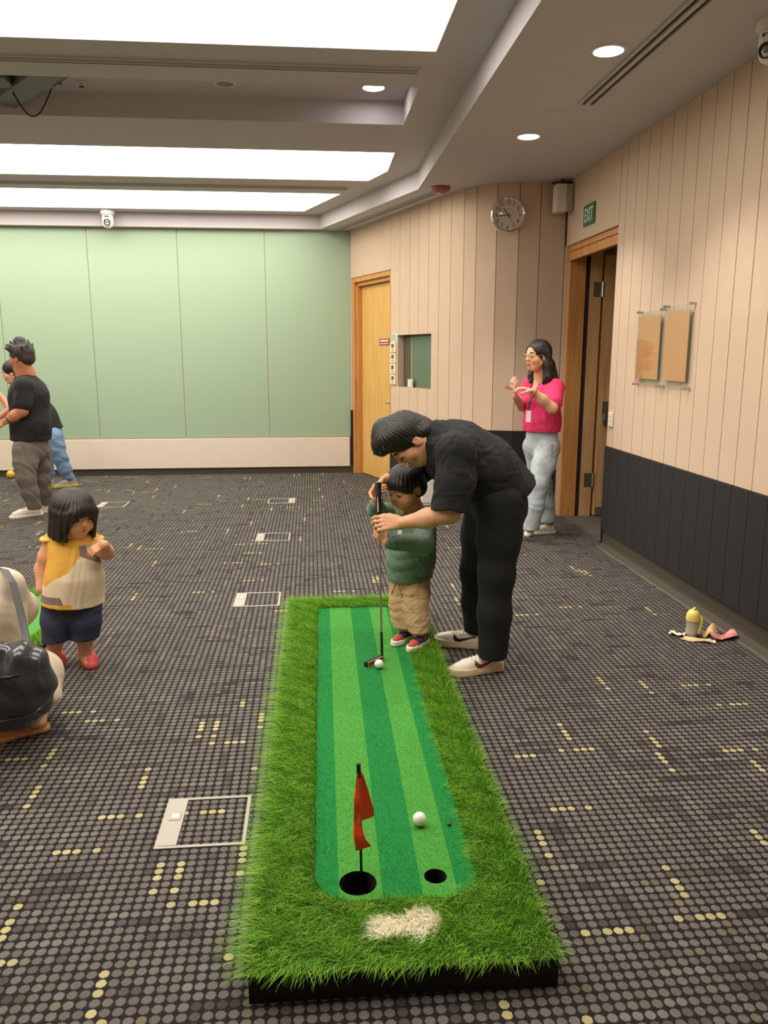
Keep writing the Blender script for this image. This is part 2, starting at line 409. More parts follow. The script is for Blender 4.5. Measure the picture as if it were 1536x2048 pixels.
# ---- slanted and curved wall
sw = bpy.data.objects.new('wall_side', None); COL.objects.link(sw); struct(sw)
def wall_piece(name, s0, s1, z0, z1, off0, off1, m, parent=None, bevel=0.0025):
    a0, a1 = wp(s0, off0), wp(s1, off0); b0, b1 = wp(s0, off1), wp(s1, off1)
    V = []
    for z in (z0, z1):
        for p in (a0, a1, b1, b0): V.append((p[0], p[1], z))
    F = [(0, 1, 2, 3), (4, 7, 6, 5), (0, 4, 5, 1), (1, 5, 6, 2), (2, 6, 7, 3), (3, 7, 4, 0)]
    return MB().add(V, F).build(name, m, parent if parent is not None else sw, bevel=bevel)
D0, D1, DH = 0.075, 1.235, 2.41          # door opening
W0, W1, WZ0, WZ1 = 1.415, 2.20, 1.145, 1.70   # control room window
ss = [0.0, 0.075, 1.235, 1.463, 1.700, 1.905, 2.125, 2.350, 2.570, 2.785, 2.94]
fl = [float(np.interp(x, pp[:, 0], SEG)) for x in (1.665, 1.85, 2.035)]
ss += fl + [float(SEG[-1]) - 0.004]
ss = sorted(ss)
for a, b in zip(ss[:-1], ss[1:]):
    g = 0.003
    if abs(a - D0) < 1e-6:
        wall_piece('wall_panel', a, b, DH, ZS, 0, -0.02, M_FABRIC); continue
    zr = [(0.80, ZS)]
    cut = (b > W0 and a < W1)
    if cut:
        wall_piece('wall_panel', a + g, b - g, WZ1, ZS, 0, -0.02, M_FABRIC)
        wall_piece('wall_panel', a + g, b - g, 0.80, WZ0, 0, -0.02, M_FABRIC)
        if a < W0: wall_piece('wall_panel', a + g, W0, WZ0, WZ1, 0, -0.02, M_FABRIC, bevel=0)
        if b > W1: wall_piece('wall_panel', W1, b - g, WZ0, WZ1, 0, -0.02, M_FABRIC, bevel=0)
    else:
        wall_piece('wall_panel', a + g, b - g, 0.80, ZS, 0, -0.02, M_FABRIC)
    wall_piece('dado_panel', a + 0.001, b - 0.001, 0.10, 0.797, 0.012, -0.02, M_DADO)
    wall_piece('skirting', a, b, 0, 0.099, 0.0, -0.02, M_SKIRT, bevel=0)
mb = MB()
for (a, b, z0, z1) in [(0, D0, 0, ZS), (D0, D1, DH, ZS), (D1, W0, 0, ZS), (W0, W1, 0, WZ0), (W0, W1, WZ1, ZS), (W1, SEG[1], 0, ZS)] + [(SEG[i], SEG[i + 1], 0, ZS) for i in range(1, len(SEG) - 1)]:
    a0, a1, b0, b1 = wp(a + 1e-4, -0.018), wp(b - 1e-4, -0.018), wp(a + 1e-4, -0.05), wp(b - 1e-4, -0.05)
    V = [(p[0], p[1], z) for z in (z0, z1) for p in (a0, a1, b1, b0)]
    mb.add(V, [(0, 1, 2, 3), (4, 7, 6, 5), (0, 4, 5, 1), (1, 5, 6, 2), (2, 6, 7, 3), (3, 7, 4, 0)])
mb.build('wall_backing', M_JOINT, sw)

# ---- door 1 in the slanted wall
def wbox(s0, s1, o0, o1, z0, z1):
    V = [tuple(wp(s, o, z)) for z in (z0, z1) for (s, o) in ((s0, o0), (s1, o0), (s1, o1), (s0, o1))]
    return V, [(0, 1, 2, 3), (4, 7, 6, 5), (0, 4, 5, 1), (1, 5, 6, 2), (2, 6, 7, 3), (3, 7, 4, 0)]
d1 = bpy.data.objects.new('door_1', None); COL.objects.link(d1); d1.location = tuple(wp(0.65, -0.05, 0)); struct(d1)
mb = MB(); mb.add(*wbox(D0, D0 + 0.055, -0.012, -0.17, 0, DH)); mb.add(*wbox(D0 + 0.055, D1 - 0.055, -0.012, -0.17, DH - 0.055, DH)); mb.add(*wbox(D1 - 0.055, D1, -0.012, -0.17, 0, DH))
mb.add(*wbox(D0 + 0.055, D0 + 0.085, -0.05, -0.17, 0, DH - 0.055)); mb.add(*wbox(D0 + 0.055, D1 - 0.055, -0.05, -0.17, DH - 0.10, DH - 0.055))
mb.build('door_frame', M_WOODF, d1, bevel=0.002)
lf = MB().add(*wbox(D0 + 0.09, D1 - 0.06, -0.105, -0.15, 0.008, DH - 0.105)).build('door_leaf', M_WOOD, d1, bevel=0.002)
hd = MB(); c = wp(D1 - 0.15, -0.105, 0.94)
hd.lathe(c, [(0.024, 0), (0.024, 0.008), (0.010, 0.010), (0.010, 0.05)], 16, NI); q = c + NI * 0.05
hd.tube([q, q - DV * 0.12], 0.009, 10)
hd.build('door_handle', M_STEEL, lf, smooth=True)
sg = MB().add(*wbox(0.70, 0.98, -0.099, -0.105, 1.60, 1.675)).build('door_sign', mat('sign_maroon', srgb(150, 62, 66), 0.5), lf)
sg['label'] = 'small maroon sign with two pale lines'
mb = MB(); mb.add(*wbox(0.725, 0.955, -0.0975, -0.099, 1.640, 1.662)); mb.add(*wbox(0.725, 0.955, -0.0975, -0.099, 1.612, 1.622)); mb.build('sign_lines', mat('sign_pale', srgb(240, 205, 195), 0.5), lf)

# ---- control room window in the slanted wall
w1 = bpy.data.objects.new('window_1', None); COL.objects.link(w1); w1.location = tuple(wp(1.8, -0.1, WZ0)); struct(w1)
mb = MB(); DP = -0.085
mb.add(*wbox(W0 - 0.01, W0, -0.02, DP, WZ0, WZ1)); mb.add(*wbox(W1, W1 + 0.01, -0.02, DP, WZ0, WZ1)); mb.add(*wbox(W0, W1, -0.02, DP, WZ0 - 0.01, WZ0)); mb.add(*wbox(W0, W1, -0.02, DP, WZ1, WZ1 + 0.01))
mb.build('window_reveal', M_FABRIC, w1)
mb = MB(); mb.add(*wbox(W0 - 0.01, W0 + 0.19, DP + 0.012, DP, WZ0, WZ1)); mb.add(*wbox(W0, W1, DP + 0.012, DP, WZ1 - 0.018, WZ1)); mb.build('window_frame', mat('window_dark', srgb(86, 80, 66), 0.5), w1)
def pane_mat():
    m = bpy.data.materials.new('tinted_pane'); m.use_nodes = True; b = m.node_tree.nodes['Principled BSDF']
    b.inputs['Base Color'].default_value = srgb(96, 112, 92); b.inputs['Roughness'].default_value = 0.08; b.inputs['Specular IOR Level'].default_value = 0.8
    return m
M_PANE = pane_mat()
MB().add(*wbox(W0 + 0.03, W1, DP + 0.010, DP + 0.004, WZ0, WZ1)).build('window_pane', M_PANE, w1)
MB().add(*wbox(W0 + 0.19, W0 + 0.225, DP + 0.014, DP + 0.01, WZ0, WZ1 - 0.02)).build('window_mullion', mat('mullion_green', srgb(140, 150, 122), 0.5), w1)

# ---- door 2 in the right wall, standing open
d2 = bpy.data.objects.new('door_2', None); COL.objects.link(d2); d2.location = (XR + 0.2, 6.5, 0); struct(d2)
JY = 7.10
mb = MB()
mb.box((XR + 0.03, JY - 0.02, 0), (XR + 0.177, JY + 0.05, 2.425)).box((XR + 0.018, 5.945, 2.305), (XR + 0.04, JY, 2.374)).box((XR + 0.018, 5.945, 2.382), (XR + 0.04, JY, 2.425)).box((XR + 0.032, 5.945, 2.305), (XR + 0.05, JY, 2.425)).box((XR + 0.05, 5.945, 2.34), (XR + 0.165, JY, 2.425))
mb.build('door_frame', M_WOODF, d2, bevel=0.002)
MB().box((XR, 7.125, 0), (XR + 0.06, 7.16, ZS)).build('jamb_filler', M_FABRIC, rw)
MB().box((XR + 0.177, JY + 0.0, 0), (XR + 0.221, JY + 0.05, 2.42)).build('jamb_strip', mat('strip_dark', srgb(48, 36, 34), 0.8), d2)  # dark strip between the frame jamb and the inner jamb
MB().box((XR + 0.221, JY - 0.02, 0), (XR + 0.325, JY + 0.05, 2.42)).build('inner_jamb', M_WOOD2, d2, bevel=0.002)
MB().box((XR + 0.325, JY + 0.035, 0), (XR + 0.35, JY + 0.05, 2.42)).build('hinge_rebate', M_WOOD2, d2)
lf = MB().box((XR + 0.35, JY - 0.03, 0.008), (XR + 1.42, JY + 0.028, 2.36)).build('door_leaf', M_WOOD2, d2, bevel=0.002)
for z in (0.28, 2.0):
    MB().box((XR + 0.25, JY - 0.024, z), (XR + 0.322, JY - 0.020, z + 0.13)).tube([(XR + 0.335, JY - 0.03, z), (XR + 0.335, JY - 0.03, z + 0.13)], 0.012, 10).build('hinge', M_STEEL, d2, smooth=True)
MB().box((XR + 0.365, JY - 0.036, 0.0 + 0.01), (XR + 1.36, JY - 0.03, 0.09)).build('kick_plate', M_STEEL, lf)
hz = 0.925
mb = MB().box((XR + 0.382, JY - 0.038, hz - 0.03), (XR + 0.445, JY - 0.03, hz + 0.15)); mb.box((XR + 0.392, JY - 0.08, hz - 0.05), (XR + 0.435, JY - 0.038, hz + 0.035)); mb.build('door_handle', M_STEEL, lf, bevel=0.004)
MB().tube([(XR + 0.40, JY - 0.07, hz - 0.02), (XR + 0.385, JY - 0.10, hz - 0.03), (XR + 0.395, JY - 0.10, hz - 0.07)], 0.011, 10).build('handle_lever', M_DARK, lf, smooth=True)
# corridor outside the open door
struct(MB().box((4.6, 3.0, 0), (4.7, 9.0, 3.0)).box((2.7, 8.3, 0), (4.6, 8.4, 3.0)).box((2.65, 5.0, 0), (4.6, 5.05, 3.0)).build('wall_corridor', mat('corridor_paint', srgb(226, 214, 184), 0.8)))
struct(MB().box((2.33, 5.0, -0.05), (4.7, 9.0, -0.001)).build('floor_corridor', mat('corridor_carpet', srgb(90, 82, 76), 0.95, noise=0.2, nscale=60)))
struct(MB().box((2.33, 5.0, 2.75), (4.7, 9.0, 2.8)).build('ceiling_corridor', M_CEIL))


# ================================================================== CEILING FITTINGS
def add_spot(name, loc, parent, power=SPOT_POWER, size=104):
    l = bpy.data.lights.new(name, 'SPOT'); l.energy = power; l.spot_size = math.radians(size); l.spot_blend = 0.6
    l.color = (1.0, 0.93, 0.85); l.shadow_soft_size = 0.05
    o = bpy.data.objects.new(name, l); COL.objects.link(o); o.location = loc; setpar(o, parent); return o

def downlight(x, y, z, label, on=True, r=0.07, power=SPOT_POWER, suf=''):
    t = thing('downlight' + suf, label, 'ceiling light', (x, y, z), 'recessed ceiling downlights' if on else None)
    MB().lathe((x, y, z), [(r + 0.016, 0), (r + 0.016, -0.004), (r + 0.004, -0.008), (r, -0.004), (r, 0.0)], 32).build('trim_ring', M_PLAST, t, smooth=True)
    MB().lathe((x, y, z - 0.0035), [(r - 0.001, 0), (r - 0.001, 0.003)], 32).build('lens' + suf, M_LAMP if on else mat('lens_off', srgb(150, 142, 140), 0.4), t)
    if on: add_spot('lamp' + suf, (x, y, z - 0.012), t, power)
    return t
downlight(1.489, 4.14, ZS, 'lit round downlight in the soffit beside the near air slot')
downlight(1.518, 5.707, ZS, 'lit round downlight in the soffit between air slot and clock wall')
downlight(0.459, 5.834, ZM + 0.16, 'lit round downlight inside the dark recessed ceiling tray')
downlight(-0.545, 5.853, ZM + 0.16, 'unlit round downlight in the recessed ceiling tray', on=False, r=0.06)
downlight(1.5, 2.6, ZS, 'lit round downlight in the soffit next before the near air slot end', suf='_offscreen')

def slot(a, b, z, w, label, n=2, slotw=0.027):
    a = np.array([*a, z]); b = np.array([*b, z]); d = b - a; L = np.linalg.norm(d); d /= L; u = np.cross(d, (0, 0, 1)); c = (a + b) / 2
    t = thing('air_slot', label, 'air diffuser', tuple(c))
    rails = MB(); hz_ = 0.007; gapc = [(k - (n - 1) / 2) * (w / n) for k in range(n)]
    ed = [-w / 2] + [e for g_ in gapc for e in (g_ - slotw / 2, g_ + slotw / 2)] + [w / 2]
    for e0, e1 in zip(ed[0::2], ed[1::2]): rails.obox(c + u * (e0 + e1) / 2 - np.array([0, 0, hz_]), (d, u, (0, 0, 1)), (L / 2 - 0.01, (e1 - e0) / 2, hz_))
    for sg in (-1, 1): rails.obox(c + d * sg * (L / 2 - 0.005) - np.array([0, 0, hz_]), (d, u, (0, 0, 1)), (0.005, w / 2, hz_))
    rails.build('slot_frame', M_SOFF, t)
    for k in range(n):
        off = (k - (n - 1) / 2) * (w / n)
        MB().obox(c + u * off - np.array([0, 0, 0.001]), (d, u, (0, 0, 1)), (L / 2 - 0.01, slotw / 2, 0.001)).build('slot_blade', M_DARK, t)
    return t
slot((1.668, 2.4), (1.668, 4.97), ZS, 0.10, 'long double line air diffuser in the soffit along the panelled wall')
p0 = wp(0.02, 0.17); p1 = wp(2.55, 0.17)
slot((p0[0], p0[1] - 0.02), (p1[0] - 0.0, p1[1]), ZS, 0.07, 'double line air diffuser in the soffit above the slanted door wall')
slot((-5.3, 4.99), (0.66, 4.99), ZM, 0.08, 'faint line air diffuser in the raised ceiling before the tray')
slot((-5.3, 8.37), (0.40, 8.37), ZM, 0.07, 'faint line air diffuser between the two far light coves')

# smoke detector, red
t = thing('smoke_detector', 'dull red round smoke detector on the soffit above the slanted wall', 'smoke detector', (1.19, 7.432, ZS))
M_REDD = mat('detector_red', srgb(158, 92, 84), 0.5)
MB().lathe((1.19, 7.432, ZS), [(0.085, 0), (0.085, -0.02), (0.075, -0.035), (0.055, -0.05), (0.0, -0.05)], 32).build('detector_body', M_REDD, t, smooth=True)
MB().lathe((1.19, 7.432, ZS - 0.05), [(0.032, 0), (0.032, -0.012), (0.02, -0.018), (0.0, -0.018)], 24).build('sensor_cap', mat('detector_cap', srgb(205, 176, 160), 0.5), t, smooth=True)
# small blank disc on the soffit
tag(MB().lathe((1.53, 5.16, ZS), [(0.045, 0), (0.045, -0.003), (0.0, -0.003)], 32).build('cover_disc', M_SOFF), 'flush round blank cover disc on the soffit between two downlights', 'cover disc')
# sprinklers in the tray
for (x, y, l) in ((-1.624, 5.85, 'small pendent sprinkler in the ceiling tray nearer the hanging bracket'), (-1.50, 5.90, 'small round sensor in the ceiling tray beside the sprinkler')):
    t = thing('ceiling_sensor', l, 'sensor', (x, y, ZM + 0.16))
    MB().lathe((x, y, ZM + 0.16), [(0.035, 0), (0.035, -0.006), (0.016, -0.014), (0.012, -0.03), (0.0, -0.03)], 20).build('sensor_body', M_CEIL, t, smooth=True)
    MB().lathe((x, y, ZM + 0.128), [(0.012, 0), (0.018, -0.003), (0.0, -0.006)], 16).build('deflector', M_DARK, t, smooth=True)

# projector bracket hanging at the left of the tray
t = thing('projector_bracket', 'dark folded bracket hanging from the ceiling tray with a looped cable', 'bracket', (-1.9, 5.7, ZM + 0.16))
zc = ZM + 0.13
M_BRK = mat('bracket_dark', srgb(112, 108, 110), 0.6)
ang = math.radians(-52); u = np.array([math.cos(ang), math.sin(ang), 0]); v = np.array([-u[1], u[0], 0])
MB().obox((-1.80, 5.72, zc - 0.04), (u, v, (0, 0, 1)), (0.46, 0.085, 0.045)).build('bracket_arm', M_BRK, t, bevel=0.004)
MB().obox((-1.63, 5.62, zc + 0.0), (u, v, (0, 0, 1)), (0.24, 0.13, 0.012)).build('bracket_plate', mat('bracket_grey', srgb(88, 84, 84), 0.6), t, bevel=0.003)
MB().obox((-2.15, 5.62, zc - 0.03), ((1, 0, 0), (0, 1, 0), (0, 0, 1)), (0.28, 0.10, 0.05)).build('bracket_box', M_BRK, t, bevel=0.006)
cp = [(-1.92 + 0.12 * k / 16.0 * 2.2, 5.78 - 0.02 * k / 16.0, zc - 0.06 - 0.17 * math.sin(math.pi * k / 16.0)) for k in range(17)]
MB().tube(cp, 0.005, 8).build('cable', M_BLACK, t, smooth=True)

# ptz camera on the back soffit, dome camera at right
def ptz(loc, label, fwd, s=1.0):
    t = thing('ptz_camera', label, 'camera', loc)
    x, y, z = loc; f = np.array(fwd, float); f /= np.linalg.norm(f)
    MB().lathe(loc, [(0.072 * s, 0), (0.072 * s, -0.035 * s), (0.066 * s, -0.045 * s), (0.0, -0.045 * s)], 32).build('mount', M_PLAST, t, smooth=True)
    MB().lathe((x, y, z - 0.045 * s), [(0.055 * s, 0), (0.058 * s, -0.04 * s), (0.056 * s, -0.09 * s), (0.045 * s, -0.118 * s), (0.02 * s, -0.134 * s), (0, -0.137 * s)], 32).build('body', M_PLAST, t, smooth=True)
    c = np.array([x, y, z - 0.118 * s]) + f * 0.046 * s
    MB().lathe(c, [(0.034 * s, 0), (0.034 * s, 0.012 * s), (0.027 * s, 0.016 * s), (0.026 * s, 0.008 * s), (0.0, 0.008 * s)], 28, f).build('lens_ring', M_DARK, t, smooth=True)
    MB().lathe(c + f * 0.009 * s, [(0.014 * s, 0), (0.010 * s, 0.005 * s), (0, 0.006 * s)], 20, f).build('lens', mat('lens_glass', srgb(120, 105, 90), 0.1, coat=1.0), t, smooth=True)
    w = np.cross(f, (0, 0, 1)); MB().obox((x + f[0] * 0.055 * s, y + f[1] * 0.055 * s, z - 0.068 * s), (w, f, (0, 0, 1)), (0.022 * s, 0.004 * s, 0.007 * s)).build('sensor_window', M_DARK, t)
ptz((-2.315, 9.86, ZM), 'white ceiling pan tilt camera under the raised ceiling before the green glass', (0.05, -1, -0.15), 1.12)
ptz((2.10, 3.73, ZS), 'white dome camera on the soffit in the corner by the panelled wall', (-0.8, -0.55, -0.3), 1.0)

# ================================================================== WALL FITTINGS
# clock on the wall facing the room
cy = 7.135; cc = np.array([1.737, cy, 2.69]); AX = (0.0, -1.0, 0.0)
nrm = np.array([-0.1, -1, 0.0]); nrm /= np.linalg.norm(nrm)
uu = np.array([-nrm[1], nrm[0], 0.0]); vv = np.array([0, 0, 1.0])
t = thing('wall_clock', 'round chrome rimmed wall clock with silver dial on the panelled wall', 'clock', tuple(cc - np.array([0, 0, 0.15])))
R = 0.151
MB().lathe(cc, [(R, -0.01), (R, 0.02), (R - 0.004, 0.032), (R - 0.012, 0.037), (R - 0.02, 0.032), (R - 0.022, 0.02), (R - 0.022, 0.006)], 64, nrm).build('rim', M_CHROME, t, smooth=True)
MB().lathe(cc, [(R - 0.018, 0), (R - 0.018, 0.008), (0, 0.008)], 64, nrm).build('dial', mat('dial_silver', srgb(222, 206, 186), 0.5), t)
M_NUM = mat('clock_ink', srgb(72, 60, 50), 0.6)
for k in range(1, 13):
    a = math.radians(90 - 30 * k); r = 0.102
    text_mesh(str(k), 0.048, cc + nrm * 0.009 + uu * r * math.cos(a) + vv * r * math.sin(a), uu, vv, nrm, 0.0004, 'numeral', M_NUM, t)
def hand_(angdeg, l, w, d):
    a = math.radians(90 - angdeg); dr = uu * math.cos(a) + vv * math.sin(a); pr = uu * -math.sin(a) + vv * math.cos(a)
    return MB().obox(cc + nrm * d + dr * (l / 2 - 0.012), (dr, pr, nrm), (l / 2 + 0.012, w / 2, 0.0008))
hand_(324, 0.068, 0.008, 0.012).build('hour_hand', M_NUM, t)
hand_(263, 0.105, 0.006, 0.014).build('minute_hand', M_NUM, t)
hand_(150, 0.08, 0.002, 0.016).build('second_hand', M_NUM, t)
def clear_mat(name, col=(1, 1, 1, 1), rough=0.02, mixf=0.12):
    m = bpy.data.materials.new(name); m.use_nodes = True; nt = m.node_tree; N = nt.nodes; L = nt.links
    out = N['Material Output']; N.remove(N['Principled BSDF'])
    tr = N.new('ShaderNodeBsdfTransparent'); tr.inputs[0].default_value = col
    gl = N.new('ShaderNodeBsdfGlossy'); gl.inputs['Roughness'].default_value = rough
    lw = N.new('ShaderNodeLayerWeight'); lw.inputs[0].default_value = 0.5
    fr = N.new('ShaderNodeMath'); fr.operation = 'POWER'; fr.inputs[1].default_value = 4.0; L.new(lw.outputs['Facing'], fr.inputs[0])
    mp = N.new('ShaderNodeMath'); mp.operation = 'MULTIPLY_ADD'; mp.inputs[1].default_value = 0.6; mp.inputs[2].default_value = mixf * 0.3
    mx = N.new('ShaderNodeMixShader'); L.new(fr.outputs[0], mp.inputs[0]); L.new(mp.outputs[0], mx.inputs[0]); L.new(tr.outputs[0], mx.inputs[1]); L.new(gl.outputs[0], mx.inputs[2]); L.new(mx.outputs[0], out.inputs[0])
    return m
M_CLEAR = clear_mat('clear_acrylic')
MB().lathe(cc, [(R - 0.021, 0.024), (R - 0.03, 0.026), (0.0, 0.028)], 48, nrm).build('glass_cover', M_CLEAR, t, smooth=True)

# white speaker box near the corner
t = thing('wall_speaker', 'white boxy speaker high in the corner above the exit door', 'speaker', (2.16, 7.02, 2.70))
MB().box((2.115, 6.96, 2.70), (2.205, 7.08, 2.925)).build('speaker_case', M_PLAST, t, bevel=0.006)
MB().box((2.205, 6.965, 2.71), (2.262, 7.075, 2.925)).build('back_case', M_GREYP, t, bevel=0.004)
MB().tube([(2.10, 7.06, 2.945), (2.26, 7.02, 2.945)], 0.01, 8).tube([(2.18, 7.03, 2.92), (2.18, 7.03, 2.968)], 0.012, 8).build('mounting_arm', M_DARK, t, smooth=True)

# exit sign on the right wall
U = np.array([0, -1.0, 0]); Vz = np.array([0, 0, 1.0]); Wn = np.array([-1.0, 0, 0])
t = thing('exit_sign', 'green exit sign with white letters above the open door', 'sign', (XR, 6.535, 2.525))
MB().box((XR - 0.016, 6.415, 2.525), (XR, 6.655, 2.687)).build('sign_plate', mat('exit_green', srgb(52, 112, 74), 0.4), t, bevel=0.002)
text_mesh('EXIT', 0.15, np.array([XR - 0.0165, 6.535, 2.600]), U * 0.62, Vz, Wn, 0.0006, 'letters', mat('exit_white', srgb(225, 232, 220), 0.5), t, bold=0.001)

# light switch on the right wall
t = thing('light_switch', 'narrow cream light switch plate beside the open door', 'switch', (XR - 0.005, 5.845, 0.955))
MB().box((XR - 0.012, 5.79, 0.955), (XR, 5.875, 1.065)).build('switch_plate', M_CREAMP, t, bevel=0.003)
for k in range(3): MB().box((XR - 0.017, 5.81, 0.965 + 0.032 * k), (XR - 0.012, 5.855, 0.99 + 0.032 * k)).build('rocker', M_PLAST, t, bevel=0.0015)

# two acrylic poster holders
M_AMBER = mat('amber_sheet', srgb(205, 150, 96), 0.35, noise=0.05, nscale=4, coat=0.3)
def holder(ya, yb, z0, z1, label):
    t = thing('poster_holder', label, 'poster holder', (XR - 0.02, (ya + yb) / 2, z0), 'acrylic holders on the panelled wall')
    MB().box((XR - 0.034, ya, z0), (XR - 0.028, yb, z1)).build('front_sheet', M_CLEAR, t)
    MB().box((XR - 0.024, ya + 0.006, z0), (XR - 0.020, yb - 0.006, z1)).build('back_sheet', M_CLEAR, t)
    MB().box((XR - 0.0275, ya + 0.028, z0 + 0.035), (XR - 0.0248, yb - 0.028, z1 - 0.03)).build('amber_card', M_AMBER, t)
    for y in (ya + 0.012, yb - 0.012):
        for z in (z0 - 0.004, z1 + 0.004):
            MB().tube([(XR, y, z), (XR - 0.044, y, z)], 0.0085, 14).build('standoff', M_STEEL, t, smooth=True)
holder(4.995, 5.385, 1.30, 1.775, 'clear acrylic holder with amber card next to the open door')
holder(4.60, 4.975, 1.30, 1.79, 'clear acrylic holder with amber card farther from the open door')

# wall controllers by the window, blue notice above them, white card in the window
for k in range(4):
    z0 = 1.165 + k * 0.117
    t = thing('wall_controller', ['square white wall controller with dark display, lowest of its column', 'square white wall controller with dark display, second lowest of its column', 'square white wall controller with dark display, second from the top of its column', 'square white wall controller with dark display, topmost of its column'][k], 'controller', tuple(wp(1.30, 0, z0)), 'wall controllers beside the window')
    MB().add(*wbox(1.245, 1.385, 0.0, 0.016, z0, z0 + 0.108)).build('case', M_CREAMP, t, bevel=0.003)
    MB().add(*wbox(1.285, 1.345, 0.016, 0.018, z0 + 0.052, z0 + 0.093)).build('display', mat('lcd_dark', srgb(92, 88, 62), 0.3), t)
    MB().add(*wbox(1.29, 1.34, 0.016, 0.018, z0 + 0.014, z0 + 0.04)).build('button_pad', M_GREYP, t)
t = thing('wall_notice', 'pale blue paper notice stuck above the column of controllers', 'notice', tuple(wp(1.32, 0, 1.64)))
MB().add(*wbox(1.245, 1.405, 0.0, 0.003, 1.638, 1.725)).build('paper', mat('notice_blue', srgb(200, 212, 206), 0.6), t)
mb = MB()
for k in range(4): mb.add(*wbox(1.26, 1.38 - 0.02 * (k % 2), 0.003, 0.0035, 1.65 + 0.017 * k, 1.656 + 0.017 * k))
mb.build('printed_lines', mat('notice_ink', srgb(118, 132, 138), 0.7), t)
t = thing('window_card', 'small white card standing in the corner of the control room window', 'card', tuple(wp(1.64, -0.05, WZ0)))
MB().add(*wbox(1.575, 1.70, -0.045, -0.051, WZ0 + 0.001, WZ0 + 0.085)).build('card_paper', M_PLAST, t)
MB().add(*wbox(1.675, 1.688, -0.0435, -0.045, WZ0 + 0.02, WZ0 + 0.07)).build('card_mark', M_DARK, t)

# ================================================================== FLOOR BOXES
def floor_box(x0, x1, y0, y1, label, flip=False):
    t = thing('floor_box', label, 'floor box', ((x0 + x1) / 2, (y0 + y1) / 2, 0))
    w = 0.012; h = 0.004; lw = 0.055
    MB().box((x0, y0, 0.0), (x1, y0 + w, h)).box((x0, y1 - w, 0.0), (x1, y1, h)).box((x0, y0 + w, 0), (x0 + w, y1 - w, h)).box((x1 - w, y0 + w, 0), (x1, y1 - w, h)).build('rim', M_GREYP, t, bevel=0.001)
    a, b = (x0 + w, x0 + w + lw) if not flip else (x1 - w - lw, x1 - w)
    MB().box((a, y0 + w, 0.0), (b, y1 - w, 0.0055)).build('handle_plate', M_GREYP, t, bevel=0.001)
    ym = y0 + 0.6 * (y1 - y0)
    MB().box((a + 0.008, ym - 0.022, 0.0055), (b - 0.008, ym + 0.022, 0.0075)).build('latch', mat('latch_grey', srgb(176, 168, 152), 0.5), t, bevel=0.001)
    MB().box((a + 0.016, ym - 0.012, 0.0075), (b - 0.016, ym + 0.012, 0.0082)).build('latch_slot', M_PLAST, t)
floor_box(-0.511, -0.231, 2.231, 2.511, 'large grey rimmed floor box beside the grass mat', False)
floor_box(-0.497, -0.217, 4.613, 4.893, 'grey floor box at the far left corner of the grass mat', False)
floor_box(-0.480, -0.200, 6.322, 6.602, 'grey floor box on the carpet in line with the mat, nearer of two beyond it', False)
floor_box(-0.470, -0.190, 7.980, 8.260, 'grey floor box on the carpet in line with the mat, farther of two beyond it', True)
floor_box(-2.167, -1.887, 7.925, 8.205, 'faint floor box on the carpet beside the man in grey jeans', False)


# ================================================================== PUTTING MAT
MATO = np.array((-0.1820, 1.6120, 0.0000)); MATA = math.radians(0.75); MW, ML_, MH = 0.755, 2.88, 0.068
mux = np.array([math.cos(MATA), -math.sin(MATA), 0]); muy = np.array([math.sin(MATA), math.cos(MATA), 0])
def mp_(x, y, z=0.0): return MATO + mux * x + muy * y + np.array([0, 0, z])
IN = [(0.164, 0.34), (0.18, 0.29), (0.215, 0.256), (0.25, 0.245), (0.52, 0.236), (0.57, 0.25), (0.60, 0.28), (0.612, 0.33), (0.612, ML_ - 0.165), (0.164, ML_ - 0.165)]
HOLES = [(0.2809, 0.3121, 0.0518), (0.4975, 0.3249, 0.0320)]     # (x, y, r) in mat coordinates
TZ = MH + 0.006       # putting surface height
def circ(x, y, r, n=36): return [(x + r * math.cos(a), y + r * math.sin(a)) for a in np.linspace(0, 2 * math.pi, n, endpoint=False)]
def inside(px, py, poly):
    r = np.zeros(len(px), bool); n = len(poly); j = n - 1
    for i in range(n):
        xi, yi = poly[i]; xj, yj = poly[j]
        c = ((yi > py) != (yj > py)) & (px < (xj - xi) * (py - yi) / (yj - yi + 1e-12) + xi); r ^= c; j = i
    return r
def blades(px, py, z, length, width, lean, colf, seg=3, leanf=None):
    n = len(px); az = RNG.random(n) * 2 * math.pi; L = length * (0.7 + 0.6 * RNG.random(n)); bend = lean * (0.5 + RNG.random(n))
    lx = np.cos(az) * bend; ly = np.sin(az) * bend
    if leanf is not None:
        ax, ay = leanf(px, py); lx += ax; ly += ay
    w = width * (0.7 + 0.6 * RNG.random(n)); wa = RNG.random(n) * 2 * math.pi; wx = np.cos(wa) * w / 2; wy = np.sin(wa) * w / 2
    V = []; C = []; base = colf(px, py, n)
    for s in range(seg + 1):
        t = s / seg; hx = lx * L * t * t; hy = ly * L * t * t; hz = L * (t - 0.35 * t * t * np.minimum(np.hypot(lx, ly), 1.6))
        k = 1 - t * 0.85 if s < seg else 0.12
        for sg in (-1, 1):
            q = np.stack([px + hx + sg * wx * k, py + hy + sg * wy * k, z + hz], 1)
            V.append(MATW(q)); C.append(base)
    V = np.stack(V, 1).reshape(-1, 3); C = np.stack(C, 1).reshape(-1, 3)
    k = 2 * (seg + 1); o = np.arange(n)[:, None] * k
    F = np.concatenate([o + np.array([2 * s, 2 * s + 1, 2 * s + 3, 2 * s + 2]) for s in range(seg)], 0)
    return V, F, C
def make_matw(O, ux, uy):
    def f(q): return O[None, :] + ux[None, :] * q[:, :1] + uy[None, :] * q[:, 1:2] + np.array([[0, 0, 1.0]]) * q[:, 2:3]
    return f
MATW = make_matw(MATO, mux, muy)
